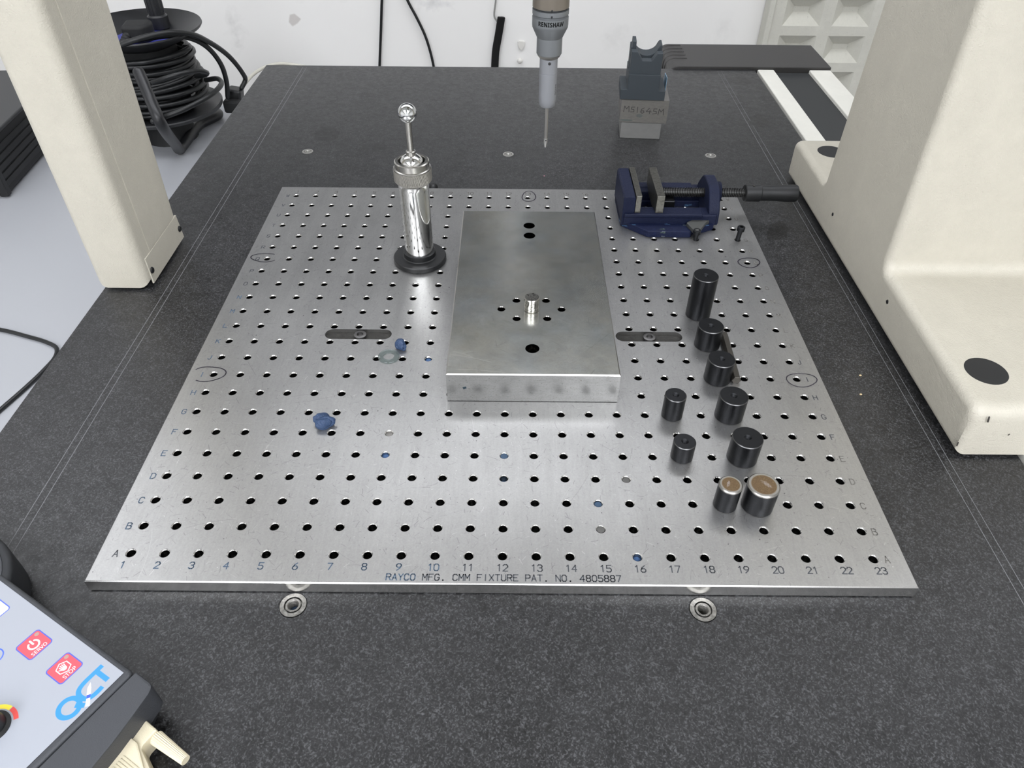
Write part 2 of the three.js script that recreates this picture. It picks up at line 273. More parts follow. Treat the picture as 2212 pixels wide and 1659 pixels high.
  for (const [x, z] of spots) {
    if (inBlock(x, z)) continue;
    const s0 = sinkP.length / 3; for (let k = 0; k < 2; k++) for (let i = 0; i < seg; i++) { const a = 2 * Math.PI * i / seg; sinkP.push(x + prof[k][0] * Math.cos(a), T + prof[k][1], z + prof[k][0] * Math.sin(a)); }
    for (let i = 0; i < seg; i++) { const a = s0 + i, b = s0 + (i + 1) % seg; sinkI.push(a, a + seg, b + seg, a, b + seg, b); }
    const b0 = bp.length / 3; for (let k = 1; k < prof.length; k++) for (let i = 0; i < seg; i++) { const a = 2 * Math.PI * i / seg; bp.push(x + prof[k][0] * Math.cos(a), T + prof[k][1], z + prof[k][0] * Math.sin(a)); }
    for (let k = 0; k + 2 < prof.length; k++) for (let i = 0; i < seg; i++) { const a = b0 + k * seg + i, b = b0 + k * seg + (i + 1) % seg; bi.push(a, a + seg, b + seg, a, b + seg, b); }
  }
  const bores = new THREE.BufferGeometry(); bores.setAttribute('position', new THREE.Float32BufferAttribute(bp, 3)); bores.setIndex(bi); bores.computeVertexNormals(); bores.setAttribute('uv', new THREE.Float32BufferAttribute(new Float32Array(bp.length / 3 * 2), 2));
  mesh('threaded_bores', bores, M.thread, plate).userData.kind = 'stuff';
  const sink = new THREE.BufferGeometry(); sink.setAttribute('position', new THREE.Float32BufferAttribute(sinkP, 3)); sink.setIndex(sinkI); sink.computeVertexNormals(); sink.setAttribute('uv', new THREE.Float32BufferAttribute(new Float32Array(sinkP.length / 3 * 2), 2));
  mesh('countersinks', sink, M.plateEdge, plate).userData.kind = 'stuff';
  // slots with their own walls and floor
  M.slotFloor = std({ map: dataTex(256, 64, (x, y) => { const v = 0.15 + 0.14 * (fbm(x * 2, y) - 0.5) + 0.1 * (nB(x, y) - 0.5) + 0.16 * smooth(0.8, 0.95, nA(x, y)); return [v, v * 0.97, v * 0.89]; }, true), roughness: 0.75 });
  slots.forEach((s) => {
    const c = stadium(s), p = []; c.forEach((a, i) => { const b = c[(i + 1) % c.length]; p.push(a.x, T, -a.y, a.x, 0.0088, -a.y, b.x, 0.0088, -b.y, a.x, T, -a.y, b.x, 0.0088, -b.y, b.x, T, -b.y); });
    const w = new THREE.BufferGeometry(); w.setAttribute('position', new THREE.Float32BufferAttribute(p, 3)); w.computeVertexNormals(); mesh('slot_wall', metreUV(w), M.plateEdge, plate);
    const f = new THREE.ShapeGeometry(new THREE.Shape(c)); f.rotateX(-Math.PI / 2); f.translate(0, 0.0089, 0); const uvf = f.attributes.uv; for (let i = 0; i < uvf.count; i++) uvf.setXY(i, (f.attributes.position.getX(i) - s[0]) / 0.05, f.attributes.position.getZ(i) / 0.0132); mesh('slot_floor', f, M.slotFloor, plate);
  });
  // stroke lettering
  const GL = {
    A: '0,0 2,6 4,0|.8,2 3.2,2', B: '0,0 0,6 2.6,6 3.6,5.4 3.6,3.9 2.6,3.2 0,3.2|2.6,3.2 4,2.4 4,.8 2.8,0 0,0', C: '4,1.2 3,0 1,0 0,1.2 0,4.8 1,6 3,6 4,4.8', D: '0,0 0,6 2.4,6 4,4.6 4,1.4 2.4,0 0,0', E: '4,0 0,0 0,6 4,6|0,3.2 3,3.2', F: '0,0 0,6 4,6|0,3.2 3,3.2',
    G: '4,4.8 3,6 1,6 0,4.8 0,1.2 1,0 3,0 4,1.2 4,2.8 2.4,2.8', H: '0,0 0,6|4,0 4,6|0,3.1 4,3.1', I: '2,0 2,6', J: '0,1.2 .8,0 2.2,0 3,1.2 3,6', K: '0,0 0,6|4,6 0,2.4|1.4,3.6 4,0', L: '0,6 0,0 4,0', M: '0,0 0,6 2,2.4 4,6 4,0', N: '0,0 0,6 4,0 4,6', O: '1,0 0,1.2 0,4.8 1,6 3,6 4,4.8 4,1.2 3,0 1,0',
    P: '0,0 0,6 3,6 4,5.2 4,3.6 3,2.8 0,2.8', Q: '1,0 0,1.2 0,4.8 1,6 3,6 4,4.8 4,1.2 3,0 1,0|2.6,1.6 4.2,-.4', R: '0,0 0,6 3,6 4,5.2 4,3.8 3,3 0,3|2.2,3 4,0', S: '0,1 1,0 3,0 4,1 4,2.2 3,3 1,3.2 0,4 0,5.2 1,6 3,6 4,5', T: '2,0 2,6|0,6 4,6', U: '0,6 0,1.2 1,0 3,0 4,1.2 4,6', V: '0,6 2,0 4,6', W: '0,6 1,0 2,4 3,0 4,6', X: '0,0 4,6|0,6 4,0', Y: '2,0 2,3 0,6|2,3 4,6',
    1: '.9,4.9 2.2,6 2.2,0', 2: '0,4.8 1,6 3,6 4,4.8 4,3.8 0,0 4,0', 3: '0,5 1,6 3,6 3.9,5 3.9,4 3,3.2 1.6,3.2|3,3.2 4,2.2 4,1 3,0 1,0 0,1', 4: '3,0 3,6 0,2 4,2', 5: '4,6 .4,6 .2,3.4 2.8,3.6 4,2.6 4,1 3,0 1,0 0,.8', 6: '3.4,6 1,4 0,2 0,1 1,0 3,0 4,1 4,2.2 3,3.2 1,3.2 .1,2.2', 7: '0,6 4,6 1.4,0', 8: '1,3.2 .2,4 .2,5.2 1,6 3,6 3.8,5.2 3.8,4 3,3.2 1,3.2 0,2.2 0,1 1,0 3,0 4,1 4,2.2 3,3.2', 9: '.6,0 3,2 4,4 4,5 3,6 1,6 0,5 0,3.8 1,2.8 3,2.8 3.9,3.8', 0: '1,0 0,1.2 0,4.8 1,6 3,6 4,4.8 4,1.2 3,0 1,0', '.': '1.8,0 2.2,0 2.2,.4 1.8,.4 1.8,0',
  };
  const ribbon = (out, pts, w, y = T + 0.00006) => { for (let i = 0; i + 1 < pts.length; i++) { const [ax, az] = pts[i], [bx, bz] = pts[i + 1], l = Math.hypot(bx - ax, bz - az) || 1, dx = (bx - ax) / l, dz = (bz - az) / l, e = w * 0.35, nx = -dz * w / 2, nz = dx * w / 2;
    const a = [ax - dx * e, az - dz * e], b = [bx + dx * e, bz + dz * e], q = [[a[0] + nx, a[1] + nz], [a[0] - nx, a[1] - nz], [b[0] - nx, b[1] - nz], [b[0] + nx, b[1] + nz]]; const v = (k) => [q[k][0], y, q[k][1]]; out.push(...v(0), ...v(2), ...v(1), ...v(0), ...v(3), ...v(2)); } };
  const text = (out, str, x, z, h, w, adv, centre = true, sw = 0.00088) => { const n = str.length; let x0 = centre ? x - (n * adv - (adv - w)) / 2 : x; for (const ch of str) { if (GL[ch]) for (const st of GL[ch].split('|')) ribbon(out, st.split(' ').map((q) => { const [a, b] = q.split(',').map(Number); return [x0 + a / 4 * w, z + h / 2 - b / 6 * h]; }), sw); x0 += adv; } };
  const flatGeo = (p) => { const g = new THREE.BufferGeometry(); g.setAttribute('position', new THREE.Float32BufferAttribute(p, 3)); const n = new Float32Array(p.length); for (let i = 1; i < n.length; i += 3) n[i] = 1; g.setAttribute('normal', new THREE.BufferAttribute(n, 3)); g.setAttribute('uv', new THREE.BufferAttribute(new Float32Array(p.length / 3 * 2), 2)); return g; };
  M.inkFaint = std({ color: 0x6a6863, roughness: 0.6 });
  const put = (name, mat, ...args) => { const o = []; text(o, ...args); mesh(name, flatGeo(o), mat, plate); };
  for (let c = 1; c <= 23; c++) put('number_mark', c < 11 ? M.ink : M.inkDark, String(c), colX(c) + (c - 12) * 0.00018, rowZ(0) + 0.0105, 0.0056, 0.0035, 0.0046);
  for (let c = 1; c <= 23; c++) put('number_mark', M.inkFaint, String(c), colX(c), rowZ(22) - 0.0105, 0.006, 0.0036, 0.0046);
  for (let r = 0; r < 23; r++) { put('letter_mark', r > 0 && r < 14 ? M.ink : M.inkDark, ROWS[r], colX(1) - 0.0108, rowZ(r) + 0.0006, 0.0058, 0.0036, 0.0046); put('letter_mark', r < 5 || r > 9 ? M.inkFaint : M.inkDark, ROWS[r], colX(23) + 0.0098, rowZ(r) + 0.0006, 0.0058, 0.0034, 0.0046); }
  const ln = 'RAYCO MFG. CMM FIXTURE PAT. NO. 4805887', l0 = onY(835, 1243, T), l1 = onY(1341, 1246, T), adv = (l1.x - l0.x) / (ln.length - 0.25);
  [...ln].forEach((ch, i) => { if (ch !== ' ') put('letter_mark', i < 5 ? M.ink : M.inkDark, ch, l0.x + i * adv, rowZ(0) + 0.0190, 0.0052, adv * 0.72, adv, false, 0.00088); });
  // pen loops drawn round some holes
  const loop = (cx, cz, rx, rz, a0, a1, seed, w = 0.0010) => { const r = rng(seed), o = [], p1 = r() * 6, p2 = r() * 6; for (let i = 0; i <= 48; i++) { const a = lerp(a0, a1, i / 48), k = 1 + 0.07 * Math.sin(2 * a + p1) + 0.05 * Math.sin(3 * a + p2) + 0.02 * (r() - 0.5); o.push([cx + rx * k * Math.cos(a), cz + rz * k * Math.sin(a)]); } const out = []; ribbon(out, o, w, T + 0.00009); return flatGeo(out); };
  const pen = (u0, v0, u1, v1, a0, a1, seed, w) => { const a = onY(u0, (v0 + v1) / 2, T), b = onY(u1, (v0 + v1) / 2, T), c = onY((u0 + u1) / 2, v0, T), d = onY((u0 + u1) / 2, v1, T); mesh('pen_mark', loop((a.x + b.x) / 2, (c.z + d.z) / 2, (b.x - a.x) / 2, (d.z - c.z) / 2, a0, a1, seed, w), M.marker, plate).userData.label = 'hand-drawn pen loop round a hole'; };
  pen(1127, 414, 1158, 435, 0, 6.4, 3, 0.0013); pen(544, 547, 600, 566, 5.4, 0.6, 8, 0.0012); pen(1595, 557, 1641, 578, -0.9, 5.7, 11, 0.0014); pen(416, 791, 484, 825, -2.6, 2.2, 15, 0.0011); pen(1700, 806, 1763, 836, -1, 5.35, 21, 0.0010);
}

// ---------------------------------------------------------------- screws and plugs in the plate
function socketHead(parent, r, h, y0, mat) { // cap head with a hexagon socket
  mesh('head', lathe([[r * 0.5, h * 0.35], [r * 0.52, h], [r * 0.88, h], [r, h * 0.88], [r, 0], [0, 0]], 28), mat, parent).position.y = y0;
  mesh('socket', extrudeY([...Array(6)].map((_, i) => [r * 0.55 * Math.cos(i * Math.PI / 3), r * 0.55 * Math.sin(i * Math.PI / 3)]), y0 + h * 0.3, y0 + h * 0.36, 0), mat, parent);
}
M.screwGrey = std({ color: 0x6a6968, metalness: 0.9, roughness: 0.4 });
[[778, 724, 'socket head screw in the slot beside the small ball of blue clay'], [1403, 730, 'socket head screw in the slot between the steel block and the black standoffs']].forEach(([u, v, l]) => {
  const p = onY(u, v, 0.0115), t = thing('socket_screw', 'grey ' + l, 'screw', [p.x, 0.0090, slots[0][2] + 0.0002]); socketHead(t, 0.0064, 0.0040, 0, M.screwGrey);
});
M.setGrey = std({ color: 0x5c5b59, metalness: 0.3, roughness: 0.6 });
M.setSilver = std({ color: 0x868480, metalness: 0.9, roughness: 0.4 });
for (const [c, r, mat, dy, n, l] of [[15, 1, M.setGrey, -0.0006, 'hole_plug', 'flush grey plug filling hole fifteen of row B'], [16, 3, M.setGrey, -0.0012, 'hole_plug', 'dull grey plug set in hole sixteen of row D'], [8, 5, M.setSilver, -0.0010, 'hole_plug', 'scratched silver plug set in hole eight of row F'], [15, 2, M.clayDark, -0.0016, 'clay_plug', 'bluish putty pressed into hole fifteen of row C'], [12, 4, M.clayDark, -0.0007, 'clay_plug', 'smooth blue putty filling hole twelve of row E'], [12, 3, M.clayDark, -0.006, 'clay_plug', 'bit of blue putty deep in hole twelve of row D'], [9, 9, M.clay, -0.0022, 'clay_plug', 'bit of blue putty in the hole beside the clear washer'], [16, 0, M.clay, -0.004, 'clay_plug', 'bit of blue putty at the bottom of hole sixteen of row A'], [8, 4, M.clay, -0.0028, 'clay_plug', 'bit of blue putty in hole eight of row E']]) {
  const g = lathe([[0, 0], [0.0022, -0.00005], [0.0030, -0.0002], [0.0031, -0.0012], [0, -0.0012]], 20);
  const m = mesh(n, g, mat); m.position.set(colX(c), T + dy, rowZ(r)); tag(m, l, 'plug');
}

// ---------------------------------------------------------------- steel block with bored holes and dowel pin
{
  const B = blockBox, y1 = B.y1;
  const blockMap = canvasTex(1024, 2048, (c, w, h) => {
    const img = c.createImageData(w, h), r = rng(9);
    for (let j = 0; j < h; j++) for (let i = 0; i < w; i++) { const x = i / w, y = j / h, k = (j * w + i) * 4; const v = 186 + 40 * (fbm(x * 0.8 + 0.1, y * 1.6 + 0.05) - 0.5) + 12 * (nA(x, y * 2) - 0.5) + 7 * (nF(x, y * 2) - 0.5), wm = fbm(x * 0.6 + 0.4, y * 1.2 + 0.7) - 0.5; img.data[k] = v + 8 * wm; img.data[k + 1] = v + 1; img.data[k + 2] = v - 4 - 12 * wm; img.data[k + 3] = 255; }
    c.putImageData(img, 0, 0);
    for (let i = 0; i < 900; i++) { c.globalAlpha = 0.2 + 0.5 * r(); c.fillStyle = '#3c3b38'; c.beginPath(); c.ellipse(r() * w, r() * h, 0.7 + 1.6 * r() * r(), 0.6 + r(), r() * 3, 0, 7); c.fill(); }
    c.lineCap = 'round';
    const sc = (n, len, col, a) => { for (let i = 0; i < n; i++) { const x = r() * w, y = r() * h, q = r() * 6.3, l = len * (0.2 + r()); c.globalAlpha = a * r(); c.strokeStyle = col; c.lineWidth = 0.8 + r(); c.beginPath(); c.moveTo(x, y); c.quadraticCurveTo(x + Math.cos(q) * l / 2, y + Math.sin(q) * l / 2 + 8 * (r() - 0.5), x + Math.cos(q) * l, y + Math.sin(q) * l); c.stroke(); } };
    sc(240, 60, '#4a4946', 0.5); sc(90, 80, '#e8e6e0', 0.5); sc(26, 260, '#4f4d49', 0.35);
    const X = (x) => (x - B.x0) / (B.x1 - B.x0) * w, Y = (z) => (z - B.z0) / (B.z1 - B.z0) * h;
    c.globalAlpha = 0.9; c.strokeStyle = '#ece9e2'; for (const [a, b, d, e] of [[-0.051, 0.083, -0.012, 0.094], [-0.048, 0.079, -0.03, 0.087], [-0.045, 0.104, 0.0, 0.108]]) { c.lineWidth = 1.6; c.beginPath(); c.moveTo(X(a), Y(b)); c.quadraticCurveTo(X((a + d) / 2), Y((b + e) / 2 - 0.002), X(d), Y(e)); c.stroke(); }
    c.globalAlpha = 0.22; c.strokeStyle = '#3f3e3b'; for (let i = 0; i < 50; i++) { const x = -0.005 + 0.06 * r(), z = -0.008 + 0.045 * r(); c.lineWidth = 0.9; c.beginPath(); c.moveTo(X(x), Y(z)); c.lineTo(X(x + 0.010), Y(z + 0.008)); c.stroke(); }
    c.globalAlpha = 1;
  });
  M.blockTop = std({ map: blockMap, metalness: 0.92, roughness: 0.2 });
  const frontMap = canvasTex(1024, 256, (c, w, h) => {
    const img = c.createImageData(w, h), r = rng(19);
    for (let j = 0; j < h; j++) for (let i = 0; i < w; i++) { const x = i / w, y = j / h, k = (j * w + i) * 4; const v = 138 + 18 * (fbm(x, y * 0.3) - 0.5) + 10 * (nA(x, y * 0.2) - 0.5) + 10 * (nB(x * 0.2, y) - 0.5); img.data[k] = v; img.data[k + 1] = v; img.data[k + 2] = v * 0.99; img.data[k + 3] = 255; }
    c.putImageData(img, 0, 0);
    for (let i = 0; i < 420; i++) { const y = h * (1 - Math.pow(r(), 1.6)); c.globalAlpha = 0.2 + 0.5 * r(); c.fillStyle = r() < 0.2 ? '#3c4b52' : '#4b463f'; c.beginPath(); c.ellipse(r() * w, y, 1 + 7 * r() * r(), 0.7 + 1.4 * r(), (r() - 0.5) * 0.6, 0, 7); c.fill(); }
    c.globalAlpha = 0.9; c.fillStyle = '#2d3c46'; c.beginPath(); c.moveTo(94, 120); c.lineTo(116, 112); c.lineTo(118, 130); c.lineTo(100, 142); c.fill(); c.globalAlpha = 1;
  });
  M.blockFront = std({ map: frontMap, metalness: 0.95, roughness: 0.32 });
  M.blockEdge = std({ color: 0xb3b1ad, metalness: 0.95, roughness: 0.3 });
  M.drilled = std({ color: 0x9a9894, metalness: 1, roughness: 0.12 });
  const blk = thing('steel_block', 'ground steel block with bored holes lying on the fixture plate', 'block', [0, T, 0]);
  const H = y1 - T, ch = 0.0011;
  const cx = 0.025, cz = 0.0123;
  const bores = [[cx, -0.1499, 0.0066], [cx, -0.1278, 0.0066], [cx, 0.0738, 0.0066], [cx - 0.0298, cz, 0.0041], [cx + 0.0300, cz - 0.0003, 0.0041], [cx - 0.0148, cz - 0.0147, 0.0041], [cx + 0.0150, cz - 0.0149, 0.0041], [cx - 0.0146, cz + 0.0155, 0.0041], [cx + 0.0153, cz + 0.0151, 0.0041]];
  const rect = new THREE.Shape([[B.x0 + ch, -B.z1 + ch], [B.x1 - ch, -B.z1 + ch], [B.x1 - ch, -B.z0 - ch], [B.x0 + ch, -B.z0 - ch]].map(([x, y]) => new THREE.Vector2(x, y)));
  for (const [x, z, r] of bores) rect.holes.push(new THREE.Path().absarc(x, -z, r, 0, Math.PI * 2, true));
  const top = new THREE.ShapeGeometry(rect, 28); top.rotateX(-Math.PI / 2); top.translate(0, H, 0);
  { const p = top.attributes.position, u = top.attributes.uv; for (let i = 0; i < p.count; i++) u.setXY(i, (p.getX(i) - B.x0) / (B.x1 - B.x0), 1 - (p.getZ(i) - B.z0) / (B.z1 - B.z0)); }
  mesh('block_top', top, M.blockTop, blk);
  const quad = (list) => { const p = []; for (const [a, b, c, d] of list) p.push(...a, ...b, ...c, ...a, ...c, ...d); const g = new THREE.BufferGeometry(); g.setAttribute('position', new THREE.Float32BufferAttribute(p, 3)); g.computeVertexNormals(); return g; };
  const sq = (i, y) => [[B.x0 + i, y, B.z1 - i], [B.x1 - i, y, B.z1 - i], [B.x1 - i, y, B.z0 + i], [B.x0 + i, y, B.z0 + i]], U = sq(ch, H), S = sq(0, H - ch), D = sq(0, 0.0006);
  mesh('block_chamfer', metreUV(quad([0, 1, 2, 3].map((i) => [U[i], S[i], S[(i + 1) % 4], U[(i + 1) % 4]])), 0.1), M.blockEdge, blk);
  const sides = quad([0, 1, 2, 3].map((i) => [S[i], D[i], D[(i + 1) % 4], S[(i + 1) % 4]]));
  { const n = sides.attributes.position.count, uv = new Float32Array(n * 2), o = [[0, 1], [0, 0], [1, 0], [0, 1], [1, 0], [1, 1]]; for (let i = 0; i < n; i++) { uv[i * 2] = o[i % 6][0]; uv[i * 2 + 1] = o[i % 6][1]; } sides.setAttribute('uv', new THREE.BufferAttribute(uv, 2)); }
  mesh('block_side', sides, M.blockFront, blk);
  for (const [x, z, r] of bores) { const b = mesh('bore', lathe(r > 0.005 ? [[r, H], [r, H - 0.024], [r * 0.6, H - 0.0245], [r * 0.6, 0.001], [0, 0.001]] : [[r, H], [r - 0.0004, H - 0.0005], [r - 0.0004, 0.001], [0, 0.001]], 28), M.drilled, blk); b.position.set(x, 0, z); }
  // dowel pin
  M.pin = std({ map: dataTex(256, 256, (x, y) => { const v = 0.72 - 0.3 * smooth(0.66, 0.85, nC(x * 1.2, y)) - 0.08 * nB(x, y); return [v, v * 0.99, v * 0.96]; }, true), metalness: 1, roughness: 0.2 });
  const pin = thing('dowel_pin', 'short shiny steel pin standing amid the hole circle of the steel block', 'pin', [cx + 0.0002, y1, cz]);
  mesh('pin_body', lathe([[0, 0.0146], [0.0068, 0.0146], [0.0075, 0.0139], [0.0075, 0.0046], [0.0073, 0.0044], [0.0075, 0.0042], [0.0075, 0.0009], [0.0068, 0], [0, 0]], 40), M.pin, pin);
}

// ---------------------------------------------------------------- calibration sphere on its stand
{
  const t = thing('calibration_sphere', 'chrome ball on a polished post with knurled collar and black round base', 'calibration sphere', [-0.1012, T, -0.1275]);
  const knurl = dataTex(128, 128, (x, y) => { const a = Math.abs(((x + y) * 8) % 1 - 0.5) * 2, b = Math.abs(((x - y + 1) * 8) % 1 - 0.5) * 2; return Math.min(a, b); });
  const kn = knurl.clone(); kn.repeat.set(9, 0.9); kn.needsUpdate = true;
  M.knurl = std({ color: 0xa8a59e, metalness: 0.95, roughness: 0.38, bumpMap: kn, bumpScale: 0.0006 });
  M.satin = std({ color: 0xb5b3ae, metalness: 1, roughness: 0.26 });
  mesh('base', lathe([[0, 0], [0.0294, 0], [0.0302, 0.001], [0.0302, 0.0056], [0.0292, 0.0066], [0.0195, 0.0068], [0.0185, 0.0076], [0.0183, 0.013], [0.0172, 0.0138], [0, 0.0138]], 64), M.blackPlastic, t);
  mesh('post', lathe([[0.0163, 0.0136], [0.0163, 0.092], [0.0166, 0.0935], [0.0166, 0.0965], [0.0178, 0.099]], 64), M.chrome, t);
  mesh('knurled_collar', lathe([[0.0176, 0.0985], [0.0200, 0.1010], [0.0203, 0.1014], [0.0203, 0.1135], [0.0199, 0.1139]], 64), M.knurl, t);
  mesh('collar_ring', lathe([[0.0199, 0.1139], [0.0198, 0.1150], [0.0185, 0.1156], [0.0184, 0.1218], [0.0172, 0.1228], [0.0146, 0.1228], [0.0138, 0.1216], [0.0136, 0.1130], [0, 0.1130]], 64), M.satin, t);
  mesh('swivel_dome', lathe([[0.0128, 0.1130], [0.0128, 0.1200], [0.0118, 0.1232], [0.0094, 0.1262], [0.0060, 0.1284], [0, 0.1292]], 48), M.chrome, t);
  mesh('stem', lathe([[0.0050, 0.1270], [0.0050, 0.1325], [0.0045, 0.1330], [0.0035, 0.1332], [0.0033, 0.1345], [0.0033, 0.1650]], 32), M.satin, t);
  mesh('ball', move(new THREE.SphereGeometry(0.0096, 48, 32), 0, 0.1726, 0), M.ballChrome, t);
}

// ---------------------------------------------------------------- black standoffs on the plate
{
  const rustMap = (seed) => canvasTex(256, 256, (c, w, h) => { const r = rng(seed); c.fillStyle = '#8f8d87'; c.fillRect(0, 0, w, h); c.fillStyle = '#6b5840'; c.beginPath(); c.arc(w / 2, h / 2, w * 0.425, 0, 7); c.fill(); c.strokeStyle = '#7f705a'; c.lineWidth = 5; c.stroke();
    for (let i = 0; i < 500; i++) { const a = r() * 6.3, d = Math.sqrt(r()) * w * 0.37; c.globalAlpha = 0.25; c.fillStyle = r() < 0.5 ? '#86714f' : '#5d4a34'; c.beginPath(); c.arc(w / 2 + d * Math.cos(a), h / 2 + d * Math.sin(a), 1.5 + 5 * r(), 0, 7); c.fill(); }
    c.fillStyle = '#a3a29f'; const a0 = seed % 2 ? 0.9 : 2.0, mx = w / 2 + (seed % 2 ? 22 : -30), my = h / 2 - 8; for (let i = 0; i < 150; i++) { const q = (r() + r() - 1) * 62, e = (r() + r() - 1) * (26 - Math.abs(q) * 0.25); c.globalAlpha = 0.16; c.beginPath(); c.arc(mx + q * Math.cos(a0) - e * Math.sin(a0), my + q * Math.sin(a0) + e * Math.cos(a0), 2 + 6 * r(), 0, 7); c.fill(); }
    for (let i = 0; i < 90; i++) { const a = r() * 6.3, d = w * (0.40 + 0.09 * r()); c.globalAlpha = 0.3; c.fillStyle = '#8a7a62'; c.beginPath(); c.arc(w / 2 + d * Math.cos(a), h / 2 + d * Math.sin(a), 1 + 3 * r(), 0, 7); c.fill(); } c.globalAlpha = 1; });
  M.wornEdge = std({ color: 0x5a5a5a, metalness: 1, roughness: 0.35 });
  M.bareRim = std({ color: 0x8d8b86, metalness: 1, roughness: 0.35 });
  const disc = (r, y) => { const g = new THREE.CircleGeometry(r, 48); g.rotateX(-Math.PI / 2); g.translate(0, y, 0); return g; };
  const group = 'black cylindrical standoffs on the fixture plate';
  const make = (x, z, r, h, label, rust) => {
    const t = thing('standoff', label, 'standoff', [x, T, z], 0, group), ch = 0.0006;
    mesh('standoff_body', lathe([[0, 0], [r - ch, 0], [r, ch], [r, h - ch * (rust ? 3 : 1)]], 48), M.blackOxide, t);
    if (rust) { mesh('bare_rim', lathe([[r, h - ch * 3], [r, h - ch * 1.4], [r - ch * 1.6, h], [r - ch * 2, h]], 48), M.bareRim, t).userData.label = 'bare shiny metal rim'; mesh('rusty_face', disc(r - ch * 2, h), std({ map: rustMap(rust), metalness: 0.55, roughness: 0.5 }), t).userData.label = 'rust-stained magnet face'; }
    else {
      mesh('worn_rim', lathe([[r, h - ch], [r - ch, h]], 48), M.wornEdge, t);
      const s = new THREE.Shape().absarc(0, 0, r - ch, 0, Math.PI * 2, false); s.holes.push(new THREE.Path().absarc(0, 0, 0.0031, 0, Math.PI * 2, true));
      const f = new THREE.ShapeGeometry(s, 40); f.rotateX(-Math.PI / 2); f.translate(0, h, 0); mesh('top_face', f, M.blackOxide, t);
      const hole = mesh('threaded_hole', lathe([[0.0031, h], [0.0026, h - 0.0006], ...[...Array(10)].map((_, n) => [n % 2 ? 0.0027 : 0.0022, h - 0.001 - n * 0.0006]), [0.0022, h - 0.012], [0, h - 0.012]], 24), M.blackOxide, t);
    }
    return t;
  };
  make(0.2030, -0.0260, 0.0128, 0.0496, 'tall black steel standoff, twice the height of the others');
  make(0.2029, 0.0247, 0.0127, 0.0242, 'wide black standoff next to the tall standoff, touching the hexagonal bar');
  make(0.2027, 0.0760, 0.0127, 0.0246, 'wide black standoff beside the end of the hexagonal bar');
  make(0.1515, 0.1263, 0.0095, 0.0248, 'slim black standoff on the far side of its slim neighbour, nearer the steel block');
  make(0.2030, 0.1266, 0.0127, 0.0246, 'wide black standoff abreast of the taller slim standoff');
  make(0.1519, 0.1768, 0.0095, 0.0184, 'slim and low black standoff, the shortest of all');
  make(0.2033, 0.1777, 0.0128, 0.0247, 'wide black standoff abreast of the shortest slim standoff');
  make(0.1779, 0.2287, 0.0093, 0.0250, 'slim black standoff with a rust-stained silver face on top', 4);
  make(0.2036, 0.2291, 0.0126, 0.0252, 'wide black standoff with a rust-stained silver face on top', 7);
}
// hexagonal bar behind the standoffs
{
  const a = onY(1591, 822, T + 0.004), b = onY(1563, 722, T + 0.004), len = a.distanceTo(b);
  const g = extrude([...Array(6)].map((_, i) => [0.0044 * Math.cos(i * Math.PI / 3), 0.0044 * Math.sin(i * Math.PI / 3)]), len, 0.0003, 1);
  const m = mesh('hexagonal_bar', metreUV(g), std({ color: 0x4a4742, metalness: 0.75, roughness: 0.45 })); m.position.set(b.x, T + 0.0038, b.z); m.lookAt(a.x, T + 0.0038, a.z);
  tag(m, 'short dark hexagonal steel bar lying behind two wide standoffs', 'bar');
}

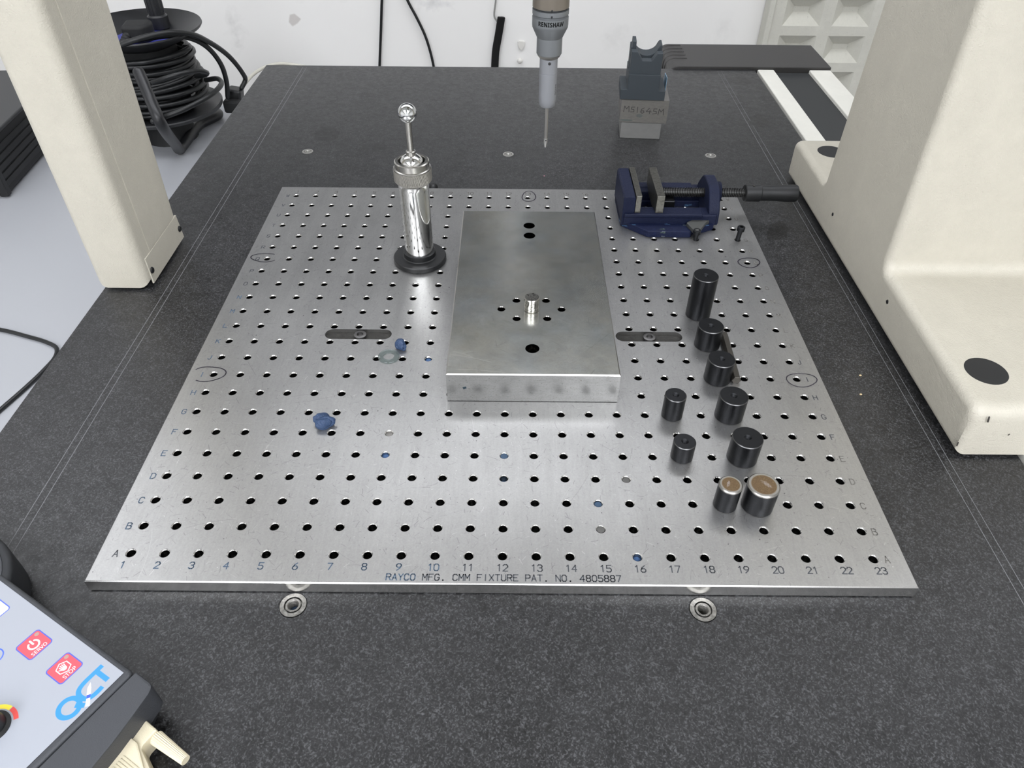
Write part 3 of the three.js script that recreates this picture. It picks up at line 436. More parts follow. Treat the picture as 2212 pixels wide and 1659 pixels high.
// ---------------------------------------------------------------- blue clay lumps and clear washer
{
  const lump = (sx, sy, sz, seed, folds, ox = 0, oy = 0, oz = 0) => { const g = mergeVertices(new THREE.IcosahedronGeometry(1, 20).deleteAttribute('uv').deleteAttribute('normal')), p = g.attributes.position, q = V3(), n1 = lattice(9, seed);
    for (let i = 0; i < p.count; i++) { q.fromBufferAttribute(p, i); const pw = 0.82, l = Math.pow(Math.abs(q.x), 1 / pw) + Math.pow(Math.abs(q.y), 1 / pw) + Math.pow(Math.abs(q.z), 1 / pw); let k = 1 + 0.30 * (n1(q.x * 0.14 + 0.5, q.y * 0.14 + q.z * 0.2 + 0.5) - 0.5) + 0.16 * (n1(q.z * 0.3 + 0.2, q.x * 0.3 + q.y * 0.3 + 0.1) - 0.5);
      for (const [fx, fy, fz, o, d, w, c] of folds) { const s = q.x * fx + q.y * fy + q.z * fz - o + 0.1 * Math.sin(c * q.x * 3); k -= d * Math.exp(-s * s / (w * w)); }
      q.multiplyScalar(k); p.setXYZ(i, q.x * sx + ox, Math.max(q.y * sy + oy, 0), q.z * sz + oz); }
    g.computeVertexNormals(); return metreUV(toCreasedNormals(g, 1.2), 0.05); };
  M.clayBump = std({ color: 0x263c5c, roughness: 0.5, bumpMap: grainBump, bumpScale: 0.0005 });
  const a = onY(701, 921, T), A = mesh('clay_lump', merge([lump(0.0084, 0.0058, 0.0052, 31, [[-0.3, 0.5, 0.8, 0.52, 0.07, 0.10, 0.5], [0.6, 0.5, 0.3, 0.1, 0.05, 0.12, 0.7]], 0.0004, 0.0044, 0.0020), lump(0.0070, 0.0044, 0.0040, 37, [[0.6, 0.3, 0.2, -0.3, 0.14, 0.16, 1]], -0.0014, 0.0054, -0.0046)]), M.clayBump); A.position.set(a.x, T, a.z - 0.002); A.rotation.y = 0.42; tag(A, 'larger folded lump of blue clay by row F of the plate', 'clay');
  const b = onY(865, 757, T), Bm = mesh('clay_lump', merge([lump(0.0056, 0.0060, 0.0054, 47, [[0.2, 0.8, 0.5, 0.25, 0.16, 0.12, 1.4]], 0, 0.0050, 0), lump(0.0036, 0.0042, 0.0036, 53, [], 0.0022, 0.0036, 0.0024)]), M.clayBump); Bm.position.set(b.x, T, b.z - 0.0035); tag(Bm, 'smaller rounded ball of blue clay next to the clear washer', 'clay');
  const w = onY(840, 771, T); const ring = lathe([[0.0054, 0.0001], [0.0104, 0.0001], [0.0106, 0.0003], [0.0106, 0.0012], [0.0104, 0.0014], [0.0054, 0.0014], [0.0054, 0.0001]], 48);
  const W = mesh('clear_washer', ring, phy({ color: 0xdde3e2, transmission: 0.95, roughness: 0.05, thickness: 0, ior: 1.45 })); W.position.set(w.x, T, w.z); tag(W, 'clear plastic washer lying on the plate beside blue clay', 'washer');
}

// ---------------------------------------------------------------- blue drill vice
{
  const zc = -0.2418, vise = thing('machine_vice', 'worn dark blue machine vice with black handle on the plate corner', 'vice', [0, T, 0]);
  const paint = canvasTex(512, 512, (c, w, h) => { const r = rng(63); c.fillStyle = '#0d142e'; c.fillRect(0, 0, w, h); for (let i = 0; i < 700; i++) { c.globalAlpha = 0.12; c.fillStyle = r() < 0.5 ? '#0b1129' : '#141d40'; c.beginPath(); c.ellipse(r() * w, r() * h, 4 + 18 * r(), 3 + 9 * r(), r() * 3, 0, 7); c.fill(); }
    for (let i = 0; i < 60; i++) { c.globalAlpha = 0.4 + 0.3 * r(); c.fillStyle = ['#55604f', '#3d5d78', '#6a6d6a'][Math.floor(r() * 3)]; const x = r() * w, y = r() * h; for (let k = 0; k < 9; k++) { c.beginPath(); c.ellipse(x + (r() - 0.5) * 26, y + (r() - 0.5) * 14, 2 + 8 * r(), 1.5 + 4 * r(), r(), 0, 7); c.fill(); } } c.globalAlpha = 1; });
  paint.wrapS = paint.wrapT = THREE.RepeatWrapping;
  M.vice = phy({ map: paint, roughness: 0.6, specularIntensity: 0.45, bumpMap: grainBump, bumpScale: 0.0003 });
  M.viceBlue = phy({ color: 0x0d142b, roughness: 0.6, specularIntensity: 0.45, bumpMap: grainBump, bumpScale: 0.0003 });
  const mz = (l) => [...l, ...l.slice().reverse().map(([x, z]) => [x, 2 * zc - z])];
  // base flange with chamfered corners and bolt notches
  const flange = roundPath(mz([[0.1395, -0.2085], [0.1700, -0.1815], [0.2230, -0.1812], [0.2245, -0.1890], [0.2330, -0.1895], [0.2545, -0.2010]]), 0.003);
  const open = new THREE.Path([[0.163, -0.0 - 0.226], [0.246, -0.226], [0.246, -0.2575], [0.163, -0.2575]].map(([x, z]) => new THREE.Vector2(x, -z)));
  const sh = (pts) => new THREE.Shape(pts.map(([x, z]) => new THREE.Vector2(x, -z)));
  mesh('base_flange', metreUV(extrudeY(sh(flange), 0, 0.0085, 0.0012, 2, [open.clone()]), 0.09), M.vice, vise);
  for (const s of [-1, 1]) mesh('side_rail', metreUV(span(0.1415, 0.2560, 0.006, 0.0200, zc + s * 0.0305 - 0.0105, zc + s * 0.0305 + 0.0105, 0.0018), 0.09), M.viceBlue, vise);
  for (const s of [-1, 1]) mesh('rail_lip', metreUV(span(0.1420, 0.2380, 0.0165, 0.0215, zc + s * 0.036 - 0.0065, zc + s * 0.036 + 0.0065, 0.0015), 0.09), M.viceBlue, vise);
  mesh('fixed_jaw', metreUV(extrude(roundPath([[0.1395, 0.004], [0.1395, 0.0400], [0.1415, 0.0425], [0.1535, 0.0425], [0.1545, 0.0400], [0.1545, 0.0150], [0.1600, 0.0120], [0.1600, 0.004]], 0.001, 3), 0.078, 0.0012, 2).translate(0, 0, zc - 0.039), 0.09), M.viceBlue, vise);
  M.jawPlate = std({ map: dataTex(128, 128, (x, y) => { const v = 0.42 - 0.07 * smooth(0.5, 0.85, nC(x, y)) + 0.03 * (nB(x, y) - 0.5); return [v, v * 0.99, v * 0.93]; }, true), metalness: 0.9, roughness: 0.38 });
  mesh('jaw_plate', metreUV(span(0.1545, 0.1615, 0.0150, 0.0438, zc - 0.0388, zc + 0.0388, 0.0006), 0.08), M.jawPlate, vise).userData.label = 'bare steel plate of the fixed jaw';
  const mov = mesh('moving_jaw', metreUV(span(0.1815, 0.1885, 0.0125, 0.0400, zc - 0.037, zc + 0.037, 0.001), 0.08), M.blackOxide, vise);
  mesh('jaw_plate', metreUV(span(0.1797, 0.1894, 0.0170, 0.0436, zc - 0.0388, zc + 0.0388, 0.0006), 0.08), M.jawPlate, mov).userData.label = 'bare steel plate of the moving jaw';
  mesh('guide_block', metreUV(span(0.1900, 0.2080, 0.0120, 0.0240, zc - 0.014, zc + 0.014, 0.001), 0.08), M.blackOxide, mov);
  // nut arch
  const arch = extrudeX(roundPath([[zc + 0.040, 0.004], [zc + 0.038, 0.0240], [zc + 0.0225, 0.0415], [zc + 0.0150, 0.0462], [zc - 0.0150, 0.0462], [zc - 0.0225, 0.0415], [zc - 0.038, 0.0240], [zc - 0.040, 0.004]], 0.006), 0.2455, 0.2590, 0.0018);
  mesh('nut_arch', metreUV(arch, 0.09), M.viceBlue, vise);
  const boss = new THREE.CylinderGeometry(0.0135, 0.0145, 0.006, 32); boss.rotateZ(-Math.PI / 2); boss.translate(0.2615, 0.0292, zc); mesh('boss', boss, M.viceBlue, vise);
  // screw: V thread swept as rings
  const th = []; for (let x = 0; x <= 0.106; x += 0.0021) { th.push([0.0043, x], [0.0043, x + 0.0004], [0.0058, x + 0.0008], [0.0058, x + 0.0013], [0.0043, x + 0.0017]); } th.push([0.0044, 0.1065]);
  const screw = lathe(th, 24); screw.rotateZ(-Math.PI / 2); screw.translate(0.1895, 0.0292, zc); mesh('lead_screw', screw, std({ color: 0x3c3c3b, metalness: 0.8, roughness: 0.4 }), vise);
  M.handle = std({ color: 0x1d1e1f, roughness: 0.5, metalness: 0.3 });
  const hp = lathe([[0, 0], [0.0098, 0], [0.0106, 0.0008], [0.0106, 0.0190], [0.0100, 0.0200], [0.0096, 0.0202], [0.0094, 0.0300], [0.0098, 0.0420], [0.0104, 0.0500], [0.0106, 0.0640], [0.0098, 0.0655], [0, 0.0655]], 36); hp.rotateZ(-Math.PI / 2); hp.translate(0.2960, 0.0292, zc);
  const hd = mesh('handle', hp, M.handle, vise); mesh('roll_pin', cyl(0.0014, 0.0014, 0.0006, 0.3055, 0.0292 + 0.0104, zc + 0.002, 12).rotateX(0), M.jawPlate, hd);
  // clamp lug with its screw
  mesh('clamp_lug', metreUV(extrudeY(roundPath([[0.2180, -0.1950], [0.2240, -0.1765], [0.2310, -0.1765], [0.2420, -0.1960], [0.2520, -0.2050], [0.2300, -0.2050]], 0.002), 0.0085, 0.0135, 0.0008, 2), 0.09), std({ color: 0x4b4c4a, roughness: 0.55, metalness: 0.4 }), vise).userData.label = 'bare grey metal lug at the corner of the vice';
  const tall = (x, z, y, label, h, lean) => { const t = thing('socket_screw', label, 'screw', [x, T, z], 0); mesh('shank', cyl(0.0029, 0.0029, h, 0, -0.006 + y, 0, 20), M.blackOxide, t); socketHead(t, 0.0046, 0.0052, h - 0.006 + y, M.blackOxide); if (lean) t.rotation.z = lean; return t; };
  tall(colX(21) - 0.0006, rowZ(18) + 0.0006, 0, 'black socket screw standing under the grey lug of the vice', 0.0145, 0);
  tall(colX(23), rowZ(18), 0, 'black socket screw standing alone in a hole near the vice', 0.0190, -0.06);
}

// ---------------------------------------------------------------- riser blocks with a printed cradle at the back
{
  const z0 = -0.4965, tilt = -0.075;
  const grp = [0.2005, 0, z0];
  const low = mesh('riser_block', metreUV(span(-0.0305, 0.0305, 0, 0.0255, -0.055, 0, 0.0006), 0.1), std({ map: dataTex(128, 128, (x, y) => { const v = 0.47 + 0.05 * (fbm(x, y) - 0.5); return [v, v, v * 0.98]; }, true), metalness: 0.35, roughness: 0.55 })); low.position.set(0.2015, 0, z0); low.rotation.y = tilt; tag(low, 'plain pale grey metal block under the block with handwriting', 'block');
  const txt = canvasTex(1024, 512, (c, w, h) => { const r = rng(3); c.fillStyle = '#6c6a66'; c.fillRect(0, 0, w, h); for (let i = 0; i < 500; i++) { c.globalAlpha = 0.06; c.fillStyle = r() < 0.5 ? '#4c4a47' : '#86847f'; c.beginPath(); c.ellipse(r() * w, r() * h, 10 + 50 * r(), 3 + 12 * r(), (r() - 0.5) * 0.5, 0, 7); c.fill(); }
    c.globalAlpha = 0.25; c.fillStyle = '#26403f'; c.beginPath(); c.ellipse(420, 360, 70, 40, 0, 0, 7); c.fill(); c.beginPath(); c.ellipse(120, 470, 160, 22, 0, 0, 7); c.fill();
    c.globalAlpha = 0.85; c.strokeStyle = '#2c2b2a'; c.lineWidth = 13; c.lineCap = 'round'; c.lineJoin = 'round';
    const G = { M: [[0, 1], [0.12, 0], [0.5, 0.5], [0.9, 0], [1, 1]], S: [[0.95, 0.08], [0.25, 0.1], [0.15, 0.45], [0.8, 0.5], [0.85, 0.9], [0.05, 0.95]], 1: [[0.5, 0], [0.5, 1]], 6: [[0.85, 0.05], [0.3, 0.3], [0.15, 0.8], [0.5, 1], [0.9, 0.8], [0.7, 0.55], [0.2, 0.65]], 4: [[0.6, 0], [0.05, 0.6], [1, 0.62]], '4b': [[0.75, 0.3], [0.7, 1]], 5: [[0.95, 0.05], [0.25, 0.05], [0.2, 0.45], [0.8, 0.45], [0.9, 0.85], [0.05, 0.95]] };
    let x = 60; [['M', 120], ['S', 95], ['1', 60], ['6', 105], ['4', 115], ['5', 100], ['M', 115]].forEach(([ch, wd], i) => { for (const key of ch === '4' ? ['4', '4b'] : [ch]) { c.beginPath(); G[key].forEach(([a, b], k) => { const px = x + a * wd, py = 150 + i * 7 + b * 130; c[k ? 'lineTo' : 'moveTo'](px, py); }); c.stroke(); } x += wd + 28; }); c.globalAlpha = 1; });
  const up = thing('marked_block', 'brownish grey metal block with handwriting on its face', 'block', [0.2030, 0.0256, z0 + 0.002], tilt);
  mesh('block_body', metreUV(span(-0.0355, 0.0355, 0, 0.0355, -0.062, 0, 0.0006), 0.1), std({ map: dataTex(128, 128, (x, y) => { const v = 0.46 + 0.06 * (fbm(x, y) - 0.5); return [v, v * 0.985, v * 0.96]; }, true), metalness: 0.45, roughness: 0.5 }), up);
  const pl = new THREE.PlaneGeometry(0.0698, 0.0343); pl.translate(0, 0.01775, 0.00008); mesh('written_face', pl, std({ map: txt, roughness: 0.55, metalness: 0.4 }), up).userData.label = 'face with the handwritten mark MS1645M';
  M.cradle = std({ color: 0x2c3338, roughness: 0.6 });
  const cr = thing('printed_cradle', 'dark grey printed cradle with a scooped top on the marked block', 'cradle', [0.1972, 0.0612, z0 + 0.0045], tilt);
  const L = [[-0.0330, 0], [0.0325, 0], [0.0325, 0.0140], [0.0228, 0.0140], [0.0228, 0.0365], [-0.0235, 0.0365], [-0.0235, 0.0145], [-0.0330, 0.0145]];
  mesh('cradle_base', metreUV(extrude(L, 0.058, 0.0004, 1).translate(0, 0, -0.058), 0.05), M.cradle, cr);
  const U = [[-0.0228, 0.0360], [0.0222, 0.0360], [0.0222, 0.0655], [0.0145, 0.0650], [0.0070, 0.0545], [-0.0060, 0.0545], [-0.0140, 0.0665], [-0.0225, 0.0665]];
  mesh('front_cheek', metreUV(extrude(U, 0.014, 0.0004, 1).translate(0, 0, -0.018), 0.05), M.cradle, cr);
  const Rr = [[-0.0228, 0.0360], [0.0222, 0.0360], [0.0222, 0.0700], [0.0195, 0.0700]]; for (let i = 0; i <= 10; i++) { const a = -0.2 - (Math.PI - 0.5) * i / 10; Rr.push([0.0165 * Math.cos(a) + 0.0005, 0.0680 + 0.0125 * Math.sin(a)]); } Rr.push([-0.0155, 0.0740], [-0.0205, 0.0740], [-0.0205, 0.0665], [-0.0228, 0.0660]);
  mesh('rear_cheek', metreUV(extrude(Rr, 0.026, 0.0004, 1).translate(0, 0, -0.052), 0.05), M.cradle, cr);
  const pw = mesh('tape_strip', rbox(0.001, 0.020, 0.02, 0.0004), std({ color: 0x7f9db4, roughness: 0.5 })); { const p = onZ(1440, 190, z0 - 0.05); pw.position.set(0.2030 + 0.0342, 0.0256 + 0.0355 + 0.0105, z0 - 0.042); tag(pw, 'scrap of pale blue tape on the marked block behind the cradle', 'tape'); }
}
// small black stop behind the plate
{
  const s = mesh('rubber_stop', lathe([[0, 0.0115], [0.0035, 0.011], [0.0055, 0.008], [0.006, 0.004], [0.0056, 0], [0, 0]], 24), M.blackRubber); s.position.set(-0.1025, 0, -0.3205); tag(s, 'small round black rubber stop on granite behind the plate', 'stop');
}

// ---------------------------------------------------------------- measuring bridge: two legs, beam, carriage and ram
{
  const br = thing('measuring_bridge', 'cream painted measuring bridge with a slim left leg and wide right carriage', 'machine', [0, 0, 0]);
  const left = mesh('left_leg', metreUV(extrudeX([[-0.0795, 0.003], [-0.0795, 0.65], [-0.2200, 0.65], [-0.1895, 0.003]], -0.4595, -0.4000, 0.0115, 5), 0.12), M.cream, br); left.userData.label = 'slim cream leg';
  mesh('side_cover', metreUV(extrudeX([[-0.1035, 0.0365], [-0.1035, 0.63], [-0.1840, 0.63], [-0.1775, 0.0365]], -0.4010, -0.3990, 0.0006, 2), 0.12), M.cream, left);
  const fp = mesh('foot_plate', metreUV(extrudeX([[-0.0885, 0.0035], [-0.0885, 0.0352], [-0.1862, 0.0352], [-0.1892, 0.0035]], -0.4012, -0.3990, 0.0006, 2), 0.12), M.cream, left);
  for (const [y, z] of [[0.0180, -0.0930], [0.0180, -0.1833]]) { const s = mesh('cap_screw', lathe([[0, 0.0016], [0.003, 0.0015], [0.0037, 0.0006], [0.0037, 0]], 20).rotateZ(-Math.PI / 2).translate(-0.3990, y, z), M.blackPlastic, fp); }
  // right carriage: one casting with foot and column
  const prof = roundPath([[-0.3740, 0.0035, 0], [0.1635, 0.0035, 0], [0.1605, 0.0555, 0.014], [-0.0480, 0.0555, 0.013], [-0.0930, 0.65, 0], [-0.2430, 0.65, 0], [-0.2480, 0.0555, 0.004], [-0.3770, 0.0555, 0.014]], 0.003, 6);
  const right = mesh('right_carriage', metreUV(extrudeX(prof, 0.3945, 0.8000, 0.0090, 5), 0.12), M.cream, br); right.userData.label = 'wide cream carriage with a foot and column';
  const pad = (x, z) => mesh('rubber_pad', lathe([[0, 0.0558], [0.0178, 0.0558], [0.0181, 0.0556], [0.0181, 0.0550]], 48).translate(x, 0, z), M.blackMatte, right);
  pad(0.4255, 0.1115); pad(0.4305, -0.3330);
  for (const [y, z] of [[0.0373, -0.1980], [0.0355, -0.0199]]) mesh('dark_hole_dome', lathe([[0.0023, 0], [0.0021, 0.0005], [0, 0.0007]], 16).rotateZ(Math.PI / 2).translate(0.3945, y, z), M.blackPlastic, right);  // black domes stand in for the shade inside two small holes
  M.scuff = std({ color: 0x3a3733, roughness: 0.8 });
  const scuff = (pts, w) => { const q = pts.map(([u, v]) => onZ(u, v, 0.1627)); mesh('scuff_mark', capped(q, w, 12, 6), M.scuff, right); };
  scuff([[2137, 901], [2134, 911]], 0.0007); scuff([[2070, 956], [2067, 963]], 0.0005); scuff([[2100, 967], [2106, 968]], 0.0004); scuff([[2178, 940], [2181, 938]], 0.0004);
  mesh('beam', metreUV(span(-0.60, 0.70, 0.645, 0.80, -0.225, -0.105, 0.012), 0.12), M.cream, br);
  mesh('ram_carriage', metreUV(span(-0.055, 0.117, 0.66, 0.86, -0.24, 0.095, 0.012), 0.12), M.cream, br);
  mesh('ram', metreUV(span(0.003, 0.060, 0.392, 1.20, 0.014, 0.071, 0.003), 0.12), M.aluSatin, br);
}

// ---------------------------------------------------------------- right guide rail and its rear cover
{
  const M_strip = std({ map: dataTex(256, 256, (x, y) => { const k = 1 - 0.06 * (fbm(x, y) - 0.5); return [0.87 * k, 0.865 * k, 0.83 * k]; }, true), roughness: 0.5 });
  const rail = thing('guide_rail', 'white guide rail with black belt running beside the granite table', 'guide rail', [0, 0, 0]);
  mesh('rail_body', span(0.4640, 0.5930, -0.14, -0.0065, -0.8055, 0.62, 0.002), M.stand, rail);
  mesh('edge_strip', metreUV(span(0.4600, 0.4905, -0.03, 0.0005, -0.8055, 0.62, 0.002), 0.3), M_strip, rail);
  mesh('edge_strip', metreUV(span(0.5565, 0.5960, -0.03, 0.0005, -0.8055, 0.62, 0.002), 0.3), M_strip, rail);
  mesh('belt', span(0.4895, 0.5575, -0.0075, -0.0055, -0.8055, 0.62, 0.0004), std({ color: 0x2b2d2e, roughness: 0.6 }), rail);
  const cv = thing('rail_end_cover', 'dark grey plastic end cover with ribs behind the granite table', 'cover', [0, 0, 0]);
  const mc = std({ color: 0x3a3938, roughness: 0.55, bumpMap: grainBump, bumpScale: 0.0001 });
  const q = roundPath([[0.2955, -0.16, 0.001], [0.2955, 0.0045, 0.018], [0.5975, 0.0045, 0.002], [0.5975, -0.16, 0.001]], 0.002, 8);
  mesh('cover_shell', metreUV(extrude(q, 0.1275, 0.0015, 2).translate(0, 0, -0.9345), 0.2), mc, cv);
  for (let i = 0; i < 5; i++) { const z = -0.9245 + i * 0.0185, pts = [V3(0.3345, 0.0047, z)]; for (let k = 0; k <= 6; k++) { const a = k / 6 * Math.PI / 2; pts.push(V3(0.3125 - 0.0172 * Math.sin(a), -0.0130 + 0.0177 * Math.cos(a), z)); } pts.push(V3(0.2953, -0.05, z)); mesh('rib', capped(pts, 0.0016, 30, 8), mc, cv); }
}

// ---------------------------------------------------------------- touch probe under the ram
{
  const px = 0.0310, pz = 0.0430, t = thing('touch_probe', 'silver touch trigger probe with a fine stylus hanging from the ram', 'probe', [px, 0, pz]);
  const y = (v, r) => onZ(1180, v, pz + r).y;
  const yTop = 0.3915, yGap = y(27.5, 0.0127), yGr = y(43.5, 0.0127), yTap0 = y(69, 0.0127), yTap1 = y(88, 0.0092), yBody = y(125, 0.0092), yRing = y(131, 0.0068), yTp = y(236, 0.0064);
  mesh('mounting_shank', lathe([[0.0108, yGap + 0.0008], [0.0127, yGap + 0.0008], [0.0129, yGap + 0.001], [0.0129, yTop], [0, yTop]], 48), M.probeBrown, t).userData.label = 'brownish grey round shank';
  mesh('gap_ring', lathe([[0.0108, yGap], [0.0108, yGap + 0.0008]], 48), M.probeGrey, t);
  mesh('probe_body', lathe([[0.0088, yBody], [0.0092, yBody + 0.0006], [0.0092, yTap1], [0.0094, yTap1 + 0.0002], [0.0127, yTap0], [0.0129, yTap0 + 0.002], [0.0129, yGr - 0.0008], [0.0118, yGr], [0.0118, yGr + 0.0004], [0.0129, yGr + 0.0012], [0.0129, yGap - 0.0005], [0.0108, yGap]], 64), M.probeGrey, t);
  for (const v of [24, 37.5]) mesh('index_dot', new THREE.SphereGeometry(0.0007, 12, 8).translate(0.0004, y(v, 0.0129), 0.0129), M.blackMatte, t);
  const nm = canvasTex(1024, 128, (c, w, h) => { c.fillStyle = '#777a7c'; c.fillRect(0, 0, w, h); c.fillStyle = '#151515'; c.font = 'bold 112px sans-serif'; c.textAlign = 'center'; c.textBaseline = 'middle'; c.save(); c.translate(w / 2, h / 2); const m = c.measureText('RENISHAW').width; c.scale(w * 0.94 / m, 1); c.lineWidth = 5; c.strokeStyle = '#151515'; c.strokeText('RENISHAW', 0, 4); c.fillText('RENISHAW', 0, 4); c.restore(); });
  const half = 0.80, yN = y(54, 0.0130), hN = 0.0046; const nb = new THREE.CylinderGeometry(0.01295, 0.01295, hN, 32, 1, true, -half + 0.0, 2 * half); nb.translate(0, yN, 0);
  mesh('maker_name', nb, std({ map: nm, metalness: 0.75, roughness: 0.5, side: THREE.DoubleSide }), t).userData.label = 'black lettering RENISHAW';
  mesh('chrome_ring', lathe([[0.0068, yRing], [0.0082, yBody - 0.0012], [0.0088, yBody]], 48), M.steel, t);
  M.probeSilver = std({ color: 0x8b8d91, metalness: 0.7, roughness: 0.5 });
  mesh('probe_module', lathe([[0, yTp], [0.0050, yTp], [0.0060, yTp + 0.0012], [0.0064, yTp + 0.0034], [0.0066, yTp + 0.006], [0.0066, y(163, 0.0066) - 0.0002], [0.0064, y(163, 0.0066)], [0.0066, y(163, 0.0066) + 0.0002], [0.0066, yRing + 0.0004]], 48), M.probeSilver, t);
  mesh('set_screw', new THREE.SphereGeometry(0.0011, 12, 8).scale(1, 1, 0.4).translate(0.0004, y(138, 0.0066), 0.0066), M.blackMatte, t);
  const sn = canvasTex(256, 64, (c, w, h) => { c.fillStyle = '#8b8d91'; c.fillRect(0, 0, w, h); c.fillStyle = '#2a2a2a'; c.font = 'bold 50px sans-serif'; c.textAlign = 'center'; c.textBaseline = 'middle'; c.fillText('0V5A8D', w / 2, h / 2 + 2, w * 0.96); });
  sn.center.set(0.5, 0.5); sn.rotation = Math.PI / 2;
  const sb = new THREE.CylinderGeometry(0.00665, 0.00665, 0.0115, 8, 1, true, 0.86, 0.34); sb.translate(0, (y(178, 0.005) + y(212, 0.005)) / 2, 0); mesh('serial_number', sb, std({ map: sn, metalness: 0.7, roughness: 0.5 }), t);
  const yS = y(300, 0.001), yC = y(318, 0), yE = y(380, 0);
  mesh('stylus_holder', lathe([[0.0012, yTp - 0.0012], [0.0026, yTp - 0.0008], [0.0026, yTp]], 20), M.steel, t);
  mesh('stylus_rod', lathe([[0, yS], [0.0015, yS], [0.00135, yS + 0.0006], [0.00135, yTp - 0.0008]], 20), M.steel, t);
  mesh('stylus_tip_holder', lathe([[0.0004, yC], [0.0007, yC + 0.0001], [0.0014, yC + 0.0035], [0.0015, yC + 0.0040], [0.0015, yS + 0.0002]], 16), M.aluSatin, t);
  mesh('stylus_pin_hole', new THREE.SphereGeometry(0.0006, 10, 8).translate(0.0002, yS - 0.0012, 0.0012), M.blackMatte, t);
  mesh('stylus_shaft', lathe([[0.00012, yE], [0.00014, yC + 0.0002]], 10), std({ color: 0x55555a, metalness: 0.8, roughness: 0.4 }), t);
  mesh('stylus_ball', new THREE.SphereGeometry(0.0005, 16, 12).translate(0, yE, 0), std({ color: 0xb07a86, roughness: 0.15 }), t).userData.label = 'tiny ruby ball';
}

